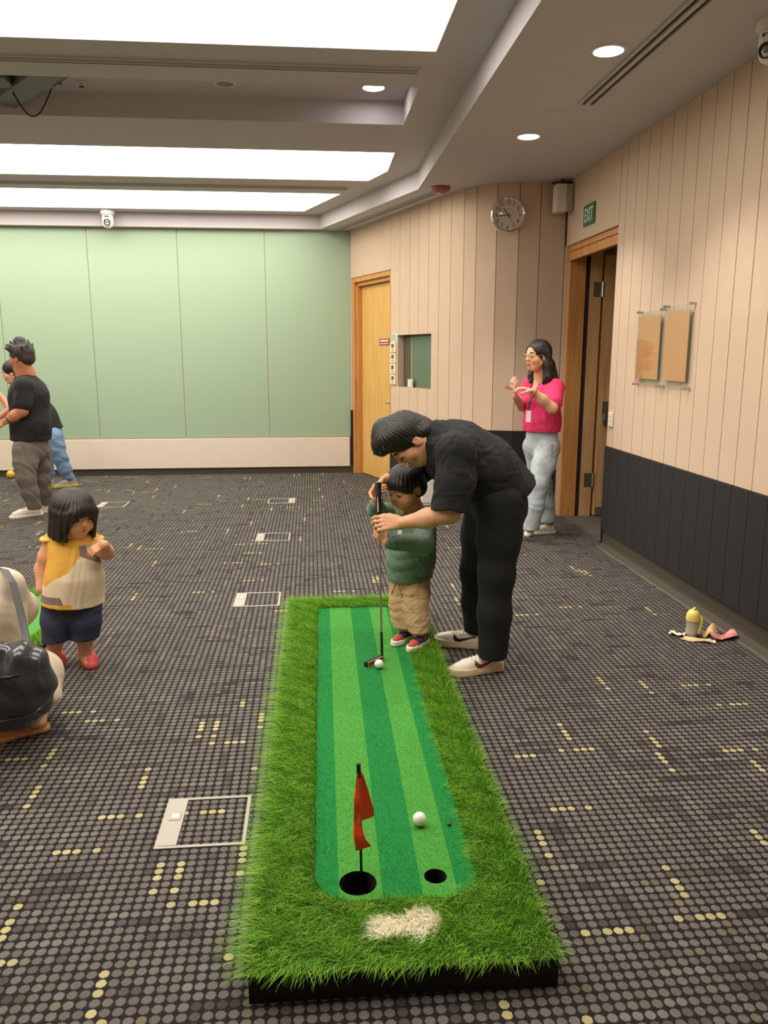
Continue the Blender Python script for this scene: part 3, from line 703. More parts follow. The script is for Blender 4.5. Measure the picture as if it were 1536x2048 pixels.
M_GRASS = mat('grass_blade', attr=True, rough=0.55, spec=0.3)
M_TURF = mat('short_turf', attr=True, rough=0.9, noise=0.18, nscale=180, bump=0.6, bscale=500)
M_SOIL = mat('grass_backing', srgb(58, 92, 30), 0.95, noise=0.4, nscale=90)
M_RUBBER = mat('black_foam', srgb(24, 22, 20), 0.85)
LIGHTG = np.array(srgb(74, 160, 56)[:3]); DARKG = np.array(srgb(0, 134, 52)[:3])
STRIPES = [0.164, 0.228, 0.346, 0.453, 0.549, 0.612]
def stripe_col(px, py, n):
    k = np.searchsorted(np.array(STRIPES[1:-1]), px); d = (k % 2 == 0)
    c = np.where(d[:, None], DARKG, LIGHTG) * (0.55 + 0.9 * RNG.random((n, 1)))
    return c
def tall_col(px, py, n):
    a = np.array(srgb(138, 192, 50)[:3]); b = np.array(srgb(94, 160, 34)[:3]); c = np.array(srgb(178, 206, 96)[:3])
    t = RNG.random((n, 1)); r = a * t + b * (1 - t); k = RNG.random(n) < 0.12; r[k] = c; return r * (0.8 + 0.4 * RNG.random((n, 1)))
t = thing('putting_mat', 'long striped artificial putting mat with shaggy grass border under the boy', 'putting mat', tuple(mp_(MW / 2, ML_ / 2)))
ring = [(0.010, 0.0), (MW - 0.004, 0.0), (MW - 0.004, ML_ - 0.01), (0.010, ML_ - 0.01)]
def slab(rings, z0, z1, name, m, parent):
    mb = MB(); mb.poly(rings, z1); mb.poly(rings, z0, flip=True)
    for r in rings: ring_walls(mb, r, z0, z1)
    mb.V = [tuple(mp_(v[0], v[1], v[2])) for v in mb.V]
    return mb.build(name, m, parent)
slab([ring] + [circ(*h) for h in HOLES], 0.0, MH, 'foam_base', M_RUBBER, t)
ring2 = [(0.01, 0.0), (MW - 0.01, 0.0), (MW - 0.01, ML_ - 0.01), (0.01, ML_ - 0.01)]
slab([ring2, IN[::-1]], MH, MH + 0.004, 'grass_backing', M_SOIL, t)
# striped putting surface, one piece for each stripe
for k in range(5):
    xa, xb = STRIPES[k], STRIPES[k + 1]
    def clipy(x):   # lower edge of the inner outline at x
        ps = IN[:8]
        return float(np.interp(x, [p[0] for p in ps], [p[1] for p in ps]))
    xs = sorted(set([xa, xb] + [p[0] for p in IN[:8] if xa < p[0] < xb]))
    ringk = [(x, clipy(x)) for x in xs] + [(xb, ML_ - 0.165), (xa, ML_ - 0.165)]
    hs = [circ(*h) for h in HOLES if xa < h[0] - h[2] and h[0] + h[2] < xb]
    mb = MB(); mb.poly([ringk] + hs, TZ)
    for r in [ringk] + hs: ring_walls(mb, r, MH, TZ)
    mb.V = [tuple(mp_(*v)) for v in mb.V]
    o = mb.build('turf_stripe', mat('turf_dark' if k % 2 == 0 else 'turf_light', (*((DARKG if k % 2 == 0 else LIGHTG) * 0.85), 1), 0.92, noise=0.2, nscale=260, bump=0.5, bscale=600), t)
n = 70000
px = RNG.random(n) * (0.612 - 0.164) + 0.164; py = RNG.random(n) * (ML_ - 0.165 - 0.23) + 0.23
ok = inside(px, py, IN)
for h in HOLES: ok &= np.hypot(px - h[0], py - h[1]) > h[2] + 0.002
px, py = px[ok], py[ok]
V, F, C = blades(px, py, np.full(len(px), TZ - 0.001), 0.0055, 0.0014, 0.8, stripe_col, seg=1)
o = mesh('turf_pile', V, F, M_GRASS, t, cols=C); o['kind'] = 'stuff'
# shaggy border
n = 130000
px = RNG.random(n) * MW; py = RNG.random(n) * ML_
BUNK = (0.3874, 0.1247, 0.1052, 0.0420)
BUNK = (BUNK[0] + 0.016, BUNK[1] + 0.012, BUNK[2], BUNK[3])
bx, by = (px - BUNK[0]) / BUNK[2], (py - BUNK[1] - 0.10 * (px - BUNK[0])) / BUNK[3]
bk = bx * bx + by * by < 1 + 0.25 * np.sin(px * 60)
ok = ~inside(px, py, IN)
def edge_lean(px, py):
    ax = np.where(px < 0.05, -1.0 * (0.05 - px) / 0.05, 0) + np.where(px > MW - 0.05, (px - MW + 0.05) / 0.05, 0)
    ay = np.where(py < 0.06, -0.6 * (0.06 - py) / 0.06, 0) + np.where(py > ML_ - 0.05, (py - ML_ + 0.05) / 0.05, 0)
    # tufts lean together
    ax = ax + 0.28 * np.sin(px * 41 + 3 * np.sin(py * 27)) * np.cos(py * 33) - 0.45; ay = ay + 0.25 * np.sin(py * 39 + px * 29) - 0.40
    return ax, ay
a = ok & ~bk
V, F, C = blades(px[a], py[a], np.full(a.sum(), MH), 0.039, 0.0021, 0.50, tall_col, 3, edge_lean)
o = mesh('grass_border', V, F, M_GRASS, t, cols=C); o['kind'] = 'stuff'
a = ok & bk
px2 = np.repeat(px[a], 3) + RNG.normal(0, 0.003, a.sum() * 3); py2 = np.repeat(py[a], 3) + RNG.normal(0, 0.003, a.sum() * 3)
V, F, C = blades(px2, py2, np.full(len(px2), MH), 0.030, 0.0032, 0.5, lambda x, y, n: np.array(srgb(255, 248, 226)[:3]) * (0.95 + 0.3 * RNG.random((n, 1))), 3, edge_lean)
o = mesh('bunker_grass', V, F, M_GRASS, t, cols=C); o['kind'] = 'stuff'; o['label'] = 'cream coloured grass patch'
for h in HOLES:
    c = mp_(h[0], h[1], 0)
    MB().lathe(c, [(h[2] - 0.0005, TZ - 0.001), (h[2] - 0.0005, 0.004), (0.0, 0.004)], 40, cap0=False).build('cup', M_RUBBER, t, smooth=True)
mb = MB(); hx, hy, hr = HOLES[0]
for a_ in range(3):
    q = mp_(hx + 0.02 * math.cos(2.1 * a_), hy - 0.01 + 0.02 * math.sin(2.1 * a_), 0.005); mb.lathe(q, [(0.013, 0), (0.013, 0.003), (0.009, 0.003), (0.009, 0.0)], 16)
mb.build('cup_insert', mat('cup_grey', srgb(88, 80, 62), 0.7), t)

# flag in the big cup
fb = np.array((0.1165, 1.9660, 0.0060)); ft = np.array((0.1092, 1.9660, 0.4065))
t = thing('golf_flag', 'small orange red pennant on a thin black stick in the larger cup', 'flag', tuple(fb))
fd = (ft - fb) / np.linalg.norm(ft - fb); FL = np.linalg.norm(ft - fb)
MB().tube([fb, ft - fd * 0.035], 0.0038, 12).build('flag_pole', M_BLACK, t, smooth=True)
MB().tube([ft - fd * 0.04, ft], 0.0058, 14).build('pole_cap', M_BLACK, t, smooth=True)
sl0, sl1 = FL - 0.21, FL - 0.04
MB().tube([fb + fd * sl0, fb + fd * sl1], 0.0056, 14).build('flag_sleeve', mat('flag_sleeve', srgb(236, 110, 70), 0.5), t, smooth=True)
M_FLAG = mat('flag_orange', srgb(250, 70, 20), 0.55)
# cloth hangs in a fold: outline (side, height) with a wavy depth
def flagshape(outline, depthf, name):
    tri = tessellate_polygon([[Vector((a, b, 0)) for a, b in outline]])
    bm = bmesh.new(); vs = [bm.verts.new((a, b, 0)) for a, b in outline]
    for f in tri:
        try: bm.faces.new([vs[i] for i in f])
        except ValueError: pass
    bmesh.ops.subdivide_edges(bm, edges=bm.edges, cuts=4, use_grid_fill=True); bmesh.ops.triangulate(bm, faces=bm.faces)
    me = bpy.data.meshes.new(name)
    side = np.array([0.985, -0.17, 0]); dep = np.array([0.17, 0.985, 0])
    for v in bm.verts:
        a, b = v.co.x, v.co.y; v.co = Vector(fb + fd * b + side * a + dep * depthf(a, b))
    bmesh.ops.solidify(bm, geom=bm.faces, thickness=0.0008); bm.to_mesh(me); bm.free(); me.materials.append(M_FLAG)
    me.polygons.foreach_set('use_smooth', np.ones(len(me.polygons), bool))
    return link(name, me, t)
flagshape([(0.0009, 0.3759), (0.0093, 0.3763), (0.0225, 0.3262), (0.0377, 0.2586), (0.0385, 0.2389), (0.0283, 0.2347), (0.0058, 0.2298), (0.0029, 0.2960)], lambda a, b: -0.004 + 0.25 * a + 0.10 * abs(a), 'flag_cloth')
flagshape([(0.0009, 0.3759), (-0.0053, 0.3684), (-0.0139, 0.2952), (-0.0187, 0.1963), (-0.0146, 0.1340), (0.0037, 0.1438), (0.0312, 0.1616), (0.0159, 0.1832), (0.0064, 0.2101), (0.0058, 0.2298), (0.0029, 0.2960)], lambda a, b: -0.008 + 0.006 * math.sin(b * 60) - 0.15 * a, 'flag_tail')

# golf balls
def golf_ball(c, label):
    bm = bmesh.new(); bmesh.ops.create_icosphere(bm, subdivisions=4, radius=0.0214)
    cen = []; g = math.pi * (3 - 5 ** 0.5)
    for i in range(220):
        z = 1 - 2 * (i + 0.5) / 220; r = (1 - z * z) ** 0.5; cen.append((r * math.cos(g * i), r * math.sin(g * i), z))
    cen = np.array(cen)
    P = np.array([v.co[:] for v in bm.verts]); n_ = P / np.linalg.norm(P, axis=1)[:, None]
    d = (n_ @ cen.T).max(1); ang_ = np.arccos(np.clip(d, -1, 1)); dep = np.clip(1 - (ang_ / 0.10) ** 2, 0, 1) * 0.0004
    for v, nn, dd in zip(bm.verts, n_, dep): v.co = Vector(nn * (0.0214 - dd))
    me = bpy.data.meshes.new('golf_ball'); bm.to_mesh(me); bm.free(); me.materials.append(mat('ball_white', srgb(240, 236, 226), 0.3))
    me.polygons.foreach_set('use_smooth', np.ones(len(me.polygons), bool))
    o = bpy.data.objects.new('golf_ball', me); COL.objects.link(o); o.location = c
    return tag(o, label, 'golf ball', 'white golf balls on the mat')
golf_ball((0.2874, 3.4122, 0.0974), 'white golf ball lying at the putter head')
golf_ball((0.3072, 2.1702, 0.0974), 'white golf ball lying alone near the two cups')
o = MB().obox((0.3979, 2.1625, 0.0800), ((1, 0, 0), (0, 1, 0), (0, 0, 1)), (0.006, 0.004, 0.003)).tube([np.array((0.3979, 2.1625, 0.0800)) + np.array([-0.008, 0.0, 0.002]), np.array((0.3979, 2.1625, 0.0800)) + np.array([0.004, 0.006, 0.004]), np.array((0.3979, 2.1625, 0.0800)) + np.array([0.010, 0.002, 0.001])], 0.002, 8).build('fluff', mat('fluff_grey', srgb(96, 92, 70), 0.9), None, bevel=0.001)
tag(o, 'tiny grey bit of fluff on the dark green stripe', 'fluff')

# putter held by the boy and the man
def putter(grip_top, hosel, head_dir, label, head=True, grip_len=0.26, m_shaft=M_STEEL, accent=True):
    g = np.array(grip_top, float); h = np.array(hosel, float); d = (h - g) / np.linalg.norm(h - g)
    t = thing('putter', label, 'golf club', tuple(h))
    MB().tube([g, g + d * 0.01, g + d * grip_len * 0.5, g + d * grip_len], [0.0145, 0.0155, 0.0135, 0.0095], 16).build('grip', M_BLACK, t, smooth=True)
    if accent:
        MB().tube([g - d * 0.004, g + d * 0.001], 0.0135, 16).build('grip_cap', M_STEEL, t, smooth=True)
        MB().obox(g + d * 0.10 + np.array([-0.004, -0.012, 0]), (d, np.cross(d, (0, 1, 0)), (0, 1, 0)), (0.035, 0.003, 0.002)).build('grip_stripe', mat('grip_white', srgb(200, 190, 180), 0.5), t)
    MB().tube([g + d * grip_len, h - d * 0.10], [0.0062, 0.0048], 14).build('shaft', m_shaft, t, smooth=True)
    MB().tube([h - d * 0.11, h - d * 0.02], [0.0062, 0.0070], 14).build('hosel', M_BLACK, t, smooth=True)
    if head:
        e = np.array(head_dir, float); e /= np.linalg.norm(e); up = np.array([0, 0, 1.0]); w = np.cross(up, e); w /= np.linalg.norm(w)
        hc = h + e * 0.055 + np.array([0, 0, -0.012])
        MB().tube([h - d * 0.025, h + np.array([0, 0, -0.004]), h + e * 0.012 + np.array([0, 0, -0.012])], [0.007, 0.0065, 0.006], 12).build('neck', M_BLACK, t, smooth=True)
        MB().obox(hc, (e, w, up), (0.060, 0.011, 0.0125)).build('head', M_BLACK, t, bevel=0.004)
        MB().obox(hc - w * 0.0115 * (1 if w[1] > 0 else -1), (e, w, up), (0.050, 0.0012, 0.0085)).build('face_insert', mat('putter_red', srgb(128, 34, 26), 0.4), t, bevel=0.001)
        mb = MB(); s_ = -1 if w[1] > 0 else 1
        for (a0, b0, ha, hb) in ((0, 0.0100, 0.053, 0.0012), (0, -0.0100, 0.053, 0.0012), (0.052, 0, 0.0012, 0.0105), (-0.052, 0, 0.0012, 0.0105)):
            mb.obox(hc + w * s_ * 0.0118 + e * a0 + up * b0, (e, w, up), (ha, 0.0010, hb))
        mb.build('face_outline', mat('putter_gold', srgb(222, 196, 150), 0.4), t)
    return t
putter((0.3080, 3.7000, 0.8959), (0.3103, 3.5148, 0.1000), (-0.0788, -0.0733, 0.0000), 'steel putter with black grip held upright by the man and the boy')
putter((-1.3268, 4.2795, 0.0350), (-1.4086, 3.6673, -0.0193), (1, 0, 0), 'spare putter with white shaft lying on the carpet behind the girl', grip_len=0.07, m_shaft=M_PLAST, accent=False)

# ================================================================== SECOND MAT AT THE LEFT
def small_mat():
    global MATW
    O = np.array((-2.345, 4.069, 0.0)); a = math.radians(6.0); ux = np.array([math.cos(a), -math.sin(a), 0]); uy = np.array([math.sin(a), math.cos(a), 0])
    W, L = 0.95, 0.932
    t = thing('putting_mat', 'second plain green putting mat on the carpet behind the little girl', 'putting mat', tuple(O + ux * W / 2 + uy * L / 2))
    MATW = make_matw(O, ux, uy)
    def bx(x0, y0, z0, x1, y1, z1, name, m):
        mb = MB().box((x0, y0, z0), (x1, y1, z1)); mb.V = [tuple(MATW(np.array([v]))[0]) for v in mb.V]; return mb.build(name, m, t)
    bx(0.01, 0.01, 0, W - 0.01, L - 0.01, 0.03, 'foam_base', M_RUBBER)
    bx(0.11, 0.11, 0.03, W - 0.11, L - 0.11, 0.038, 'turf_surface', mat('turf_plain', srgb(74, 150, 66), 0.92, noise=0.15, nscale=200, bump=0.4, bscale=500))
    n = 26000; px = RNG.random(n) * W; py = RNG.random(n) * L
    ok = (px < 0.11) | (px > W - 0.11) | (py < 0.11) | (py > L - 0.11); px, py = px[ok], py[ok]
    V, F, C = blades(px, py, np.full(len(px), 0.03), 0.034, 0.003, 0.6, tall_col, 2)
    o = mesh('grass_border', V, F, M_GRASS, t, cols=C); o['kind'] = 'stuff'
small_mat()

# ================================================================== SMALL THINGS ON THE FLOOR
# yellow toy ball by the back wall
t = thing('toy_ball', 'small yellow ball on the floor by the back wall', 'ball', ((-3.695, 9.939)[0], (-3.695, 9.939)[1], 0.0))
MB().lathe(((-3.695, 9.939)[0], (-3.695, 9.939)[1], 0.05), [(0.05 * math.sin(a), -0.05 * math.cos(a)) for a in np.linspace(0.001, math.pi - 0.001, 16)], 28).build('ball_skin', mat('toy_yellow', srgb(214, 184, 62), 0.4), t, smooth=True)
MB().lathe(((-3.695, 9.939)[0], (-3.695, 9.939)[1], 0.05), [(0.0505, -0.002), (0.0508, 0), (0.0505, 0.002)], 28, (0.3, 0.2, 1)).build('ball_seam', mat('toy_seam', srgb(180, 150, 50), 0.5), t, smooth=True)

# baby bottle with yellow lid and snack wrappers
bx_, by_ = (2.029, 3.888)
t = thing('sippy_bottle', 'small clear drinking bottle with yellow lid standing among wrappers', 'bottle', (bx_, by_, 0))
MB().lathe((bx_, by_, 0.004), [(0.030, 0), (0.034, 0.006), (0.033, 0.03), (0.030, 0.055), (0.033, 0.085), (0.033, 0.09), (0.0305, 0.088), (0.028, 0.055), (0.031, 0.03), (0.031, 0.008), (0.0, 0.006)], 28).build('bottle_body', mat('milky_clear', srgb(206, 200, 186), 0.3, trans=0.25), t, smooth=True)
ML2 = mat('lid_yellow', srgb(240, 222, 120), 0.35)
MB().lathe((bx_, by_, 0.09), [(0.036, 0), (0.037, 0.012), (0.036, 0.02), (0.033, 0.038), (0.022, 0.055), (0.0, 0.062)], 28).build('lid', ML2, t, smooth=True)
MB().tube([(bx_ - 0.004, by_, 0.145), (bx_ + 0.004, by_ - 0.004, 0.158), (bx_ + 0.008, by_ - 0.006, 0.162)], [0.010, 0.007, 0.004], 12).build('spout', ML2, t, smooth=True)
MB().tube([(bx_ + 0.035, by_ - 0.005, 0.115), (bx_ + 0.043, by_ - 0.012, 0.10), (bx_ + 0.038, by_ - 0.016, 0.06), (bx_ + 0.026, by_ - 0.024, 0.02)], [0.008, 0.010, 0.008, 0.006], 12).build('lid_strap', ML2, t, smooth=True)
def wrapper(cx, cy, ang_, l, w, h, m, label, seed, edge=None):
    r = np.random.default_rng(seed); nx, ny = 14, 9; ca, sa = math.cos(ang_), math.sin(ang_); V = []
    ph = r.random(4) * 6
    for j in range(ny):
        for i in range(nx):
            u_, v_ = i / (nx - 1) - 0.5, j / (ny - 1) - 0.5
            z = 0.004 + h * max(0, (math.sin(u_ * 7 + ph[0]) * math.cos(v_ * 5 + ph[1]) * 0.5 + 0.5)) * (0.35 + 1.2 * abs(u_)) + 0.004 * r.random()
            X = u_ * l * (1 - 0.15 * math.sin(v_ * 3 + ph[2])); Y_ = v_ * w * (1 - 0.3 * math.cos(u_ * 4 + ph[3]) ** 2)
            V.append((cx + X * ca - Y_ * sa, cy + X * sa + Y_ * ca, z))
    F = [(j * nx + i, j * nx + i + 1, (j + 1) * nx + i + 1, (j + 1) * nx + i) for j in range(ny - 1) for i in range(nx - 1)]
    top = len(V); V += [(x, y, max(0.001, z - 0.003)) for x, y, z in V]
    F += [tuple(i + top for i in f)[::-1] for f in F]
    bd = list(range(nx)) + [(j + 1) * nx - 1 for j in range(1, ny)] + [(ny - 1) * nx + i for i in range(nx - 2, -1, -1)] + [j * nx for j in range(ny - 2, 0, -1)]
    F += [(bd[i], bd[(i + 1) % len(bd)], bd[(i + 1) % len(bd)] + top, bd[i] + top) for i in range(len(bd))]
    t = thing('snack_wrapper', label, 'wrapper', (cx, cy, 0))
    o = mesh('foil', V, F, m, t, smooth=True)
    d = np.array([ca, sa, 0]); p = np.array([cx, cy, 0.006])
    MB().obox(p + d * l * 0.52, (d, np.array([-sa, ca, 0]), (0, 0, 1)), (0.008, w * 0.36, 0.0035)).build('crimped_end', edge or M_PLAST, t, bevel=0.001)
wrapper(bx_ - 0.005, by_ - 0.075, -0.45, 0.16, 0.06, 0.012, mat('wrap_cream', srgb(236, 206, 150), 0.35), 'flat cream snack wrapper lying in front of the bottle', 1)
wrapper(bx_ + 0.095, by_ + 0.005, 0.55, 0.12, 0.05, 0.05, mat('wrap_tan', srgb(224, 184, 120), 0.35), 'folded tan snack wrapper standing up beside the bottle', 2)
wrapper(bx_ + 0.155, by_ - 0.055, 0.25, 0.14, 0.075, 0.04, mat('wrap_pink', srgb(220, 140, 132), 0.35), 'crumpled pink snack wrapper beside the tan one', 3)
wrapper(bx_ - 0.075, by_ + 0.015, 2.5, 0.07, 0.035, 0.02, mat('wrap_white', srgb(232, 222, 196), 0.4), 'small white torn wrapper strip behind the bottle', 4)

# white cabinet panel standing by the dado
x, y = (1.088, 7.766)
y -= 0.03
t = thing('white_cabinet', 'low white cabinet standing against the dark dado behind the man', 'cabinet', (x, y, 0))
MB().box((x, y, 0.0), (x + 0.165, y + 0.10, 0.50)).build('cabinet_body', M_PLAST, t, bevel=0.004)
MB().box((x + 0.006, y - 0.012, 0.03), (x + 0.16, y - 0.001, 0.49)).build('cabinet_door', M_PLAST, t, bevel=0.002)

# ================================================================== IMPLICIT SURFACE MODELLER FOR PEOPLE
A = lambda *p: np.array(p, float)
def unit(v): v = np.asarray(v, float); return v / (np.linalg.norm(v) + 1e-12)
def frame(fwd, up=(0, 0, 1)):
    """columns: right(+x), forward(+y), up(+z)"""
    f = unit(fwd); r = unit(np.cross(f, up)); u = np.cross(r, f); return np.stack([r, f, u], 1)

class Sdf:
    def __init__(s): s.P = []; s.clips = []; s.disp = None
    def copy(s):
        q = Sdf(); q.P = list(s.P); q.clips = list(s.clips); q.disp = s.disp; return q
    def cone(s, a, b, ra, rb=None, k=0.02, flat=None, sub=False):
        """tapered capsule; flat=(axis, factor) squashes the section along axis"""
        s.P.append(('c', A(*a), A(*b), ra, ra if rb is None else rb, k, flat, sub)); return s
    def chain(s, pts, rs, k=0.02, flat=None):
        for i in range(len(pts) - 1): s.cone(pts[i], pts[i + 1], rs[i], rs[i + 1], k, flat)
        return s
    def ell(s, c, r, R=None, k=0.02, sub=False):
        s.P.append(('e', A(*c), np.array(r, float), np.eye(3) if R is None else R, None, k, None, sub)); return s
    def clip(s, p, n, k=0.004):
        """keep the side where (x-p).n < 0"""
        s.clips.append((A(*p), unit(n), k)); return s
    def grow(s, d):
        q = Sdf(); q.clips = []
        for p in s.P:
            p = list(p)
            if p[0] == 'c': p[3] += d; p[4] += d
            else: p[2] = p[2] + d
            q.P.append(tuple(p))
        return q
    def bounds(s):
        lo = np.full(3, 1e9); hi = -lo
        for p in s.P:
            if p[7]: continue
            if p[0] == 'c':
                m = max(p[3], p[4]) * (max(1, p[6][1]) if p[6] is not None else 1)
                lo = np.minimum(lo, np.minimum(p[1], p[2]) - m); hi = np.maximum(hi, np.maximum(p[1], p[2]) + m)
            else:
                m = p[2].max(); lo = np.minimum(lo, p[1] - m); hi = np.maximum(hi, p[1] + m)
        return lo, hi
    def eval(s, X, margin):
        D = np.full(len(X), 1.0, np.float32)
        for (ty, a, b, ra, rb, k, fl, sub) in s.P:
            if ty == 'c':
                m = max(ra, rb) * (max(1, fl[1]) if fl is not None else 1); lo = np.minimum(a, b) - m; hi = np.maximum(a, b) + m
            else:
                lo = a - b.max(); hi = a + b.max()
            e = margin + k
            M = np.flatnonzero(((X > lo - e) & (X < hi + e)).all(1))
            if len(M) == 0: continue
            Q = X[M]
            if ty == 'c':
                pa = Q - a; ba = b - a
                if fl is not None:
                    n, fz = unit(fl[0]), fl[1]
                    pa = pa + np.outer(pa @ n, n) * (1 / fz - 1); ba = ba + n * (ba @ n) * (1 / fz - 1)
                t = np.clip(pa @ ba / max(ba @ ba, 1e-12), 0, 1)
                d = np.linalg.norm(pa - t[:, None] * ba, axis=1) - (ra + t * (rb - ra))
                if fl is not None and fl[1] < 1: d = d * (0.5 + 0.5 * fl[1])
            else:
                q = (Q - a) @ ra
                k0 = np.linalg.norm(q / b, axis=1); k1 = np.linalg.norm(q / (b * b), axis=1) + 1e-9
                d = k0 * (k0 - 1) / k1
                d = np.where(k0 < 0.05, -b.min(), d)
            o = D[M]
            if sub:
                d = -d; h = np.maximum(k - np.abs(o - d), 0) / k; D[M] = np.maximum(o, d) + h * h * k * 0.25
            else:
                h = np.maximum(k - np.abs(o - d), 0) / k; D[M] = np.minimum(o, d) - h * h * k * 0.25
        if s.disp is not None:
            M = np.flatnonzero(np.abs(D) < margin + 0.02)
            if len(M): D[M] += s.disp(X[M])
        for (p, n, k) in s.clips:
            d = (X - p) @ n; h = np.maximum(k - np.abs(D - d), 0) / k; D = np.maximum(D, d) + h * h * k * 0.25
        return D

def tessellate(s, h):
    lo, hi = s.bounds(); lo = lo - 3 * h - 0.012; hi = hi + 3 * h + 0.012; B = 8
    nb = np.ceil((hi - lo) / (h * B)).astype(int) + 1; n = nb * B
    D = np.full(n, 0.5, np.float32)
    bi = np.stack(np.meshgrid(*[np.arange(k) for k in nb], indexing='ij'), -1).reshape(-1, 3)
    c = lo + (bi * B + (B - 1) / 2) * h
    half = h * B * 0.87
    dc = s.eval(c, half * 1.6 + 0.03)
    act = np.abs(dc) < half * 1.5 + 0.012
    D4 = D.reshape(nb[0], B, nb[1], B, nb[2], B)
    ins = bi[(~act) & (dc < 0)]
    D4[ins[:, 0], :, ins[:, 1], :, ins[:, 2], :] = -0.5
    ab = bi[act]
    if len(ab) == 0: return np.zeros((0, 3)), np.zeros((0, 4), int)
    off = np.stack(np.meshgrid(*[np.arange(B)] * 3, indexing='ij'), -1).reshape(-1, 3)
    step = 3000
    for i in range(0, len(ab), step):
        q = ab[i:i + step]
        X = lo + (q[:, None, :] * B + off[None]) * h
        d = s.eval(X.reshape(-1, 3), 0.012).reshape(len(q), B, B, B)
        D4[q[:, 0], :, q[:, 1], :, q[:, 2], :] = d
    S = D < 0
    cnt = np.zeros(n - 1, np.uint8)
    for dx in (0, 1):
        for dy in (0, 1):
            for dz in (0, 1):
                cnt += S[dx:n[0] - 1 + dx, dy:n[1] - 1 + dy, dz:n[2] - 1 + dz]
    cells = (cnt > 0) & (cnt < 8); ijk = np.argwhere(cells)
    idx = np.full(n - 1, -1, np.int32); idx[cells] = np.arange(len(ijk), dtype=np.int32)
    cor = [(dx, dy, dz) for dx in (0, 1) for dy in (0, 1) for dz in (0, 1)]
    vals = [D[ijk[:, 0] + c_[0], ijk[:, 1] + c_[1], ijk[:, 2] + c_[2]] for c_ in cor]
    acc = np.zeros((len(ijk), 3)); num = np.zeros(len(ijk))
    for a in range(8):
        for b in range(a + 1, 8):
            ca, cb = np.array(cor[a]), np.array(cor[b])
            if np.abs(ca - cb).sum() != 1: continue
            va, vb = vals[a], vals[b]; m = (va < 0) != (vb < 0)
            t = va[m] / (va[m] - vb[m]); acc[m] += ca + t[:, None] * (cb - ca); num[m] += 1
    V = lo + (ijk + acc / num[:, None]) * h
    Fs = []
    for ax in range(3):
        o1, o2 = [(1, 2), (2, 0), (0, 1)][ax]
        sl0 = [slice(1, n[k] - 1) for k in range(3)]; sl1 = [slice(1, n[k] - 1) for k in range(3)]
        sl0[ax] = slice(0, n[ax] - 1); sl1[ax] = slice(1, n[ax])
        a = S[tuple(sl0)]; b = S[tuple(sl1)]; e = np.argwhere(a != b)
        if len(e) == 0: continue
        neg = a[e[:, 0], e[:, 1], e[:, 2]]
        base = e.copy()
        for k in range(3):
            if k != ax: base[:, k] += 1
        def cell(d1, d2):
            q = base.copy(); q[:, o1] -= d1; q[:, o2] -= d2; return idx[q[:, 0], q[:, 1], q[:, 2]]
        f = np.stack([cell(1, 1), cell(0, 1), cell(0, 0), cell(1, 0)], 1)
        f[~neg] = f[~neg][:, ::-1]; Fs.append(f)
    F = np.concatenate(Fs); F = F[(F >= 0).all(1)]
    return V, F

def sdf_obj(name, s, h, m, parent=None, colf=None, label=None):
    V, F = tessellate(s, h)
    o = mesh(name, V, F, m, parent, smooth=True, cols=(colf(V) if colf is not None else None))
    if label: o['label'] = label
    return o

def project(s, P, d, maxd=0.3):
    """march points P along d onto the surface"""
    P = np.array(P, float); d = unit(d); t = np.zeros(len(P))
    for i in range(40):
        v = s.eval(P + t[:, None] * d, 0.35); t = np.minimum(t + np.clip(v, -0.01, 0.05) * 0.8, maxd)
    return P + t[:, None] * d

def decal(name, s, o, u, v, d, outline, m, parent, off=0.0015, thick=0.0015, cuts=2):
    """thin patch with 2D outline, laid on the surface of s by marching along d"""
    tri = tessellate_polygon([[Vector((a, b, 0)) for a, b in outline]])
    bm = bmesh.new(); vs = [bm.verts.new((a, b, 0)) for a, b in outline]
    for f in tri:
        try: bm.faces.new([vs[i] for i in f])
        except ValueError: pass
    if cuts: bmesh.ops.subdivide_edges(bm, edges=bm.edges, cuts=cuts, use_grid_fill=True); bmesh.ops.triangulate(bm, faces=bm.faces)
    P = np.array([v_.co[:] for v_ in bm.verts]); o, u, v, d = A(*o), unit(u), unit(v), unit(d)
    Q = project(s, o + P[:, :1] * u + P[:, 1:2] * v, d)
    for v_, q in zip(bm.verts, Q): v_.co = Vector(q - d * off)
    me = bpy.data.meshes.new(name); bmesh.ops.recalc_face_normals(bm, faces=bm.faces)
    bmesh.ops.solidify(bm, geom=bm.faces, thickness=thick); bm.to_mesh(me); bm.free(); me.materials.append(m)
    me.polygons.foreach_set('use_smooth', np.ones(len(me.polygons), bool))
    return link(name, me, parent)

def folds(amp, freq, seed, aniso=(1, 1, 1), ridged=0.0):
    r = np.random.default_rng(seed); Ms = [r.normal(size=(3, 3)) for _ in range(3)]; ph = r.random((3, 3)) * 6; an = np.array(aniso, float)
    def f(X):
        o = np.zeros(len(X)); w = amp; fq = freq
        for M, p in zip(Ms, ph):
            q = (X * an) @ M.T * fq + p
            n = np.sin(q[:, 0] + 1.6 * np.sin(q[:, 1] * 0.8) + 1.1 * np.sin(q[:, 2] * 0.7))
            if ridged: n = (1 - ridged) * n + ridged * (1 - 2 * np.abs(n))
            o += w * n; w *= 0.5; fq *= 1.9
        return o.astype(np.float32)
    return f

